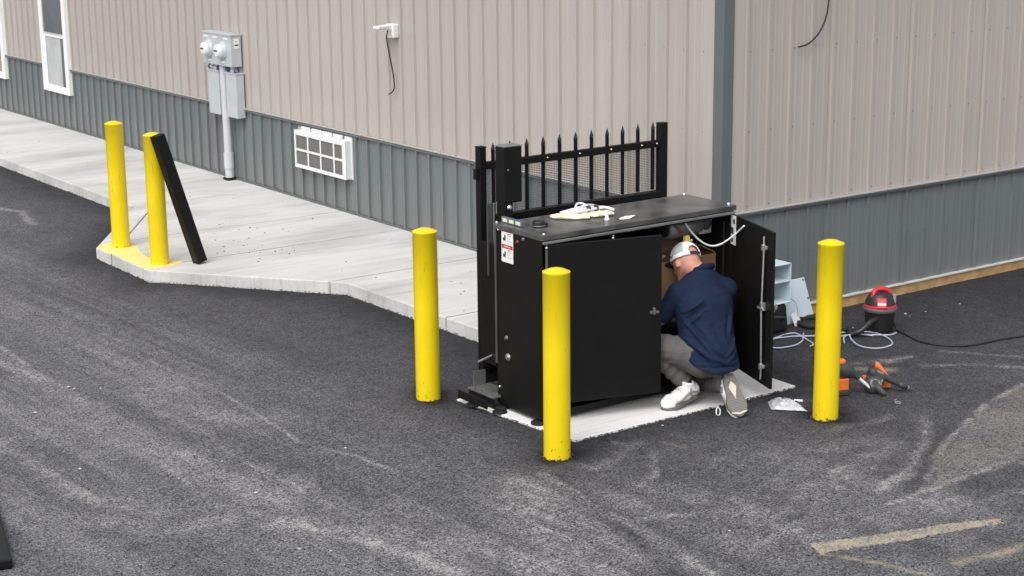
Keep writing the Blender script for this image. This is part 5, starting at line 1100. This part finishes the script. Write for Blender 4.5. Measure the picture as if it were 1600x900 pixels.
b = MB(); nz_ = (vd + Vector((0, 0, 0.45))).normalized(); uz_ = nz_.cross(vs_).normalized(); uz_ = uz_ if uz_.z > 0 else -uz_
bc = cv + vd * 0.112 + Vector((0, 0, 0.240)); b.obox(bc, vs_ * 0.038, uz_ * 0.040, nz_ * 0.009); bd = b.build("badge", "vac_red", hd_, bevel=0.006)
b = MB(); b.obox(bc + nz_ * 0.0098 - uz_ * 0.006, vs_ * 0.030, uz_ * 0.009, nz_ * 0.0006); b.build("badge_print", "label_white", bd)
b = MB(); b.obox(cv + vs_ * 0.105 + vd * 0.02 + Vector((0, 0, 0.25)), vs_ * 0.012, vd * 0.012, Vector((0, 0, 0.045))); b.build("latch", "tool_pale", hd_, bevel=0.003)
b = MB(); p0 = cv + vd * 0.10 - vs_ * 0.035 + Vector((0, 0, 0.115)); b.tube(smooth_path([p0, p0 + vd * 0.06 - vs_ * 0.05 + Vector((0, 0, -0.01)), p0 + vd * 0.11 - vs_ * 0.13 + Vector((0, 0, -0.07)), p0 + vd * 0.10 - vs_ * 0.20 + Vector((0, 0, -0.10))]), 0.022, 12); b.build("inlet_elbow", "vac_black", vc)
# ribbed hose
hp0 = p0 + vd * 0.10 - vs_ * 0.20 + Vector((0, 0, -0.10))
path = smooth_path([tuple(hp0), (0.85, -0.56, 0.032), (0.80, -0.46, 0.028), (0.76, -0.37, 0.028), (0.68, -0.28, 0.030), (0.69, -0.17, 0.030), (0.80, -0.09, 0.030), (0.93, -0.13, 0.028), (0.99, -0.22, 0.028)], 22)
b = MB(); b.tube(path, [0.0235 + 0.0032 * (k % 2) for k in range(len(path))], 12); tag(b.build("vacuum_hose", "rubber"), "ribbed black vacuum hose curled beside the shop vacuum", "hose")
b = MB(); b.tube(smooth_path([(vx + 0.09, vy - 0.07, 0.06), (1.20, -0.74, 0.012), (1.164, -0.843, 0.006), (1.096, -1.076, 0.006), (1.165, -1.266, 0.006), (1.331, -1.371, 0.006), (1.598, -1.394, 0.006), (1.84, -1.441, 0.006), (2.3, -1.6, 0.006), (3.0, -1.7, 0.006)]), 0.0085, 8); tag(b.build("extension_cord", "cable_black"), "black power cord running right across the asphalt from the vacuum", "cord")
b = MB(); zc = 0.008
b.tube(smooth_path([(0.05, -0.30, zc), (0.25, -0.33, zc), (0.42, -0.30, zc), (0.50, -0.33, zc + .004), (0.453, -0.462, zc), (0.285, -0.563, zc), (0.12, -0.552, zc), (0.09, -0.48, zc), (0.20, -0.36, zc + .006), (0.40, -0.38, zc + .004), (0.56, -0.46, zc), (0.68, -0.50, zc), (0.822, -0.53, zc), (0.947, -0.60, zc), (1.00, -0.68, zc), (0.99, -0.80, zc), (0.93, -0.92, zc), (0.849, -0.999, zc), (0.74, -1.02, zc), (0.66, -0.98, zc), (0.637, -0.86, zc), (0.72, -0.70, zc + .01), (0.86, -0.56, zc + .012), (0.98, -0.48, zc)]), 0.0062, 6)
b.tube(smooth_path([(0.56, -0.36, zc), (0.46, -0.46, zc + .008), (0.40, -0.62, zc), (0.33, -0.66, zc)]), 0.0058, 6)
b.tube(smooth_path([(0.62, -0.60, zc), (0.74, -0.62, zc + .008), (0.86, -0.64, zc), (0.97, -0.74, zc), (1.05, -0.80, zc), (1.13, -0.79, zc)]), 0.0058, 6)
b.tube(smooth_path([(0.60, -0.75, zc), (0.70, -0.66, zc + .016), (0.84, -0.66, zc + .01), (0.93, -0.74, zc)]), 0.0058, 6)
tag(b.build("cable_coil", "cable_blue"), "loose loops of thin pale cable on the asphalt by the vacuum", "cable")
# orange and grey rotary hammer behind the right bollard
tl = thing("power_drill", "orange and grey cordless drill with steel bit behind right bollard", "drill", (-0.33, -1.66, 0))
b = MB(); b.obox((-0.355, -1.642, 0.018), (0.044, -0.013, 0), (0.012, 0.034, 0), (0, 0, 0.017)); b.build("battery_base", "tool_grey", tl, bevel=0.006)
b = MB(); b.obox((-0.36, -1.64, 0.078), (0.042, -0.013, 0), (0.010, 0.032, 0), (0, 0, 0.042)); b.build("battery", "tool_orange", tl, bevel=0.008)
S = SDF((-0.50, -1.80, 0.08), (-0.12, -1.52, 0.30), 0.005); S.cone((-0.40, -1.61, 0.190), (-0.325, -1.648, 0.168), 0.050, 0.054, 0.02); S.cone((-0.33, -1.645, 0.170), (-0.288, -1.685, 0.140), 0.050, 0.026, 0.02); S.cone((-0.36, -1.63, 0.16), (-0.36, -1.64, 0.105), 0.032, 0.028, 0.02); P, F = S.mesh(1); link("gear_case", np_mesh("gear_case", P, F, "tool_grey"), tl)
S = SDF((-0.52, -1.74, 0.10), (-0.28, -1.50, 0.32), 0.005); S.cone((-0.45, -1.60, 0.222), (-0.35, -1.632, 0.228), 0.034, 0.026, 0.01); P, F = S.mesh(1); link("motor_shell", np_mesh("motor_shell", P, F, "tool_orange"), tl)
b = MB(); b.cyl((-0.285, -1.688, 0.138), (-0.258, -1.704, 0.114), 0.018, 14); b.build("chuck", "tool_grey", tl)
b = MB(); b.cyl((-0.266, -1.697, 0.124), (-0.196, -1.756, 0.045), 0.0115, 10); b.build("drill_bit", "cable_white", tl)
# orange and grey blower with nozzle
bl = thing("hand_blower", "orange and grey hand blower with black nozzle lying on the asphalt", "blower", (-0.06, -1.74, 0))
S = SDF((-0.30, -1.96, -0.01), (0.16, -1.58, 0.26), 0.0045)
fa = np.array([0.72, -0.62, -0.30]); fa /= np.linalg.norm(fa); fb = np.array([-0.60, -0.76, 0.25]); fb /= np.linalg.norm(fb); fc = np.cross(fa, fb)
S.ell((-0.155, -1.755, 0.085), (0.066, 0.038, 0.086), [fa, fb, fc], 0.0); S.cone((-0.165, -1.745, 0.150), (-0.10, -1.775, 0.115), 0.032, 0.028, 0.015); S.cone((-0.16, -1.77, 0.06), (-0.158, -1.845, 0.020), 0.026, 0.018, 0.015); S.half((0, 0, 0.003), (0, 0, -1)); P, F = S.mesh(1); link("fan_housing", np_mesh("fan_housing", P, F, "tool_grey"), bl)
ic = Vector((-0.155, -1.755, 0.075)) + Vector(fb) * 0.030
b = MB(); b.lathe(ic, fb, [(0, 0.036), (0.007, 0.036), (0.008, 0.026), (0.012, 0.024)], 20); b.build("intake_ring", "tool_pale", bl)
b = MB(); b.lathe(ic + Vector(fb) * 0.0125, fb, [(0, 0.022), (0.002, 0.020)], 20); b.build("intake_hole", "ink", bl)
for k in range(3):
    b = MB(); p = ic + Vector(fa) * (0.040 + 0.0 * k) + Vector(fc) * (0.03 - 0.028 * k); b.obox(p, Vector(fa) * 0.004, Vector(fc) * 0.011, Vector(fb) * 0.006); b.build("vent_rib", "tool_pale", bl, bevel=0.001)
b = MB(); b.tube(smooth_path([(-0.122, -1.665, 0.060), (-0.118, -1.668, 0.120), (-0.105, -1.685, 0.168), (-0.085, -1.700, 0.180)]), 0.014, 10); b.build("rear_frame", "tool_grey", bl)
b = MB(); b.tube(smooth_path([(-0.094, -1.695, 0.178), (-0.078, -1.705, 0.170), (-0.050, -1.722, 0.125), (-0.020, -1.742, 0.078)]), [0.016] + [0.024] * 22 + [0.019] * 2, 10); b.build("grip", "tool_orange", bl)
b = MB(); b.obox((-0.130, -1.655, 0.062), (0.022, -0.012, 0.0), (0.012, 0.022, 0), (0, 0, 0.034)); b.build("battery", "tool_orange", bl, bevel=0.008)
b = MB(); b.obox((0.0, -1.718, 0.028), (0.026, -0.015, 0), (0.010, 0.018, 0), (0, 0, 0.024)); b.build("lower_shell", "tool_orange", bl, bevel=0.008)
nd = Vector((0.057 + 0.10, -1.86 + 1.775, 0.028 - 0.115)); nl = nd.length
b = MB(); b.lathe((-0.10, -1.775, 0.115), nd, [(0, 0.025), (nl * 0.6, 0.021), (nl * 0.72, 0.020), (nl * 0.73, 0.025), (nl * 0.88, 0.024), (nl * 0.93, 0.018), (nl, 0.017), (nl + 0.001, 0.011)], 18); nz_o = b.build("nozzle", "tool_grey", bl); dv = nd.normalized(); e_ = Vector((-0.10, -1.775, 0.115)) + nd
b = MB(); b.lathe(e_ + dv * 0.0012, dv, [(0, 0.0175), (0.010, 0.0165), (0.0102, 0.012)], 16); b.build("nozzle_ring", "tool_pale", nz_o)
b = MB(); b.lathe(e_ + dv * 0.0116, dv, [(0, 0.0115), (0.001, 0.011)], 16); b.build("nozzle_opening", "ink", nz_o)
b = MB(); b.obox(Vector((-0.135, -1.785, 0.152)), dv * 0.026, dv.cross(Vector((0, 0, 1))).normalized() * 0.010, Vector((0, 0, 0.006))); b.build("barrel_ridge", "tool_pale", bl, bevel=0.003)
b = MB(); q = Vector((-0.20, -2.013, 0.004)); b.tube(smooth_path([q + Vector((0.018 * math.cos(a), 0.018 * math.sin(a), 0.001)) for a in np.linspace(0, 2 * PI, 12)], 3), 0.003, 5); b.tube(smooth_path([q + Vector((0.0, 0.018, 0.002)), q + Vector((0.01, 0.04, 0.006)), q + Vector((0.045, 0.055, 0.003))]), 0.003, 5); b.tube(smooth_path([q + Vector((-0.005, -0.017, 0.002)), q + Vector((-0.02, -0.035, 0.002))]), 0.003, 5)
tag(b.build("ring_clip", "tool_pale"), "small metal ring clip on the asphalt below the blower nozzle", "clip")
# plastic bag and marker
n = 14; b = MB(); vs = []; 
for i in range(n):
    for j in range(n):
        u, v = i / (n - 1), j / (n - 1); c0 = Vector((-0.885, -1.470, 0)) * (1 - u) * (1 - v) + Vector((-0.745, -1.530, 0)) * (1 - u) * v + Vector((-0.98, -1.60, 0)) * u * (1 - v) + Vector((-0.815, -1.775, 0)) * u * v
        e = math.sin(PI * u) ** 0.5 * math.sin(PI * v) ** 0.5; vs.append(c0 + Vector((0, 0, 0.004 + e * (0.028 + 0.03 * random.random()))))
b.add(vs, [(i * n + j, i * n + j + 1, (i + 1) * n + j + 1, (i + 1) * n + j) for i in range(n - 1) for j in range(n - 1)]); b.add([Vector((v.x, v.y, 0.0025)) for v in vs], [(i * n + j, (i + 1) * n + j, (i + 1) * n + j + 1, i * n + j + 1) for i in range(n - 1) for j in range(n - 1)])
bg_ = b.build("plastic_bag", "bag_plastic"); tag(bg_, "crumpled clear plastic bag on the asphalt beside the kneeling man's shoe", "plastic bag")
mk = thing("marker_pen", "black marker pen with white cap beside the plastic bag", "marker pen", (-0.76, -1.66, 0.0))
b = MB(); b.cyl((-0.752, -1.60, 0.012), (-0.785, -1.735, 0.012), 0.0105, 12); b.build("barrel", "ink", mk)
b = MB(); b.cyl((-0.73, -1.565, 0.010), (-0.695, -1.61, 0.010), 0.009, 12); b.build("pen_cap", "label_white", mk)
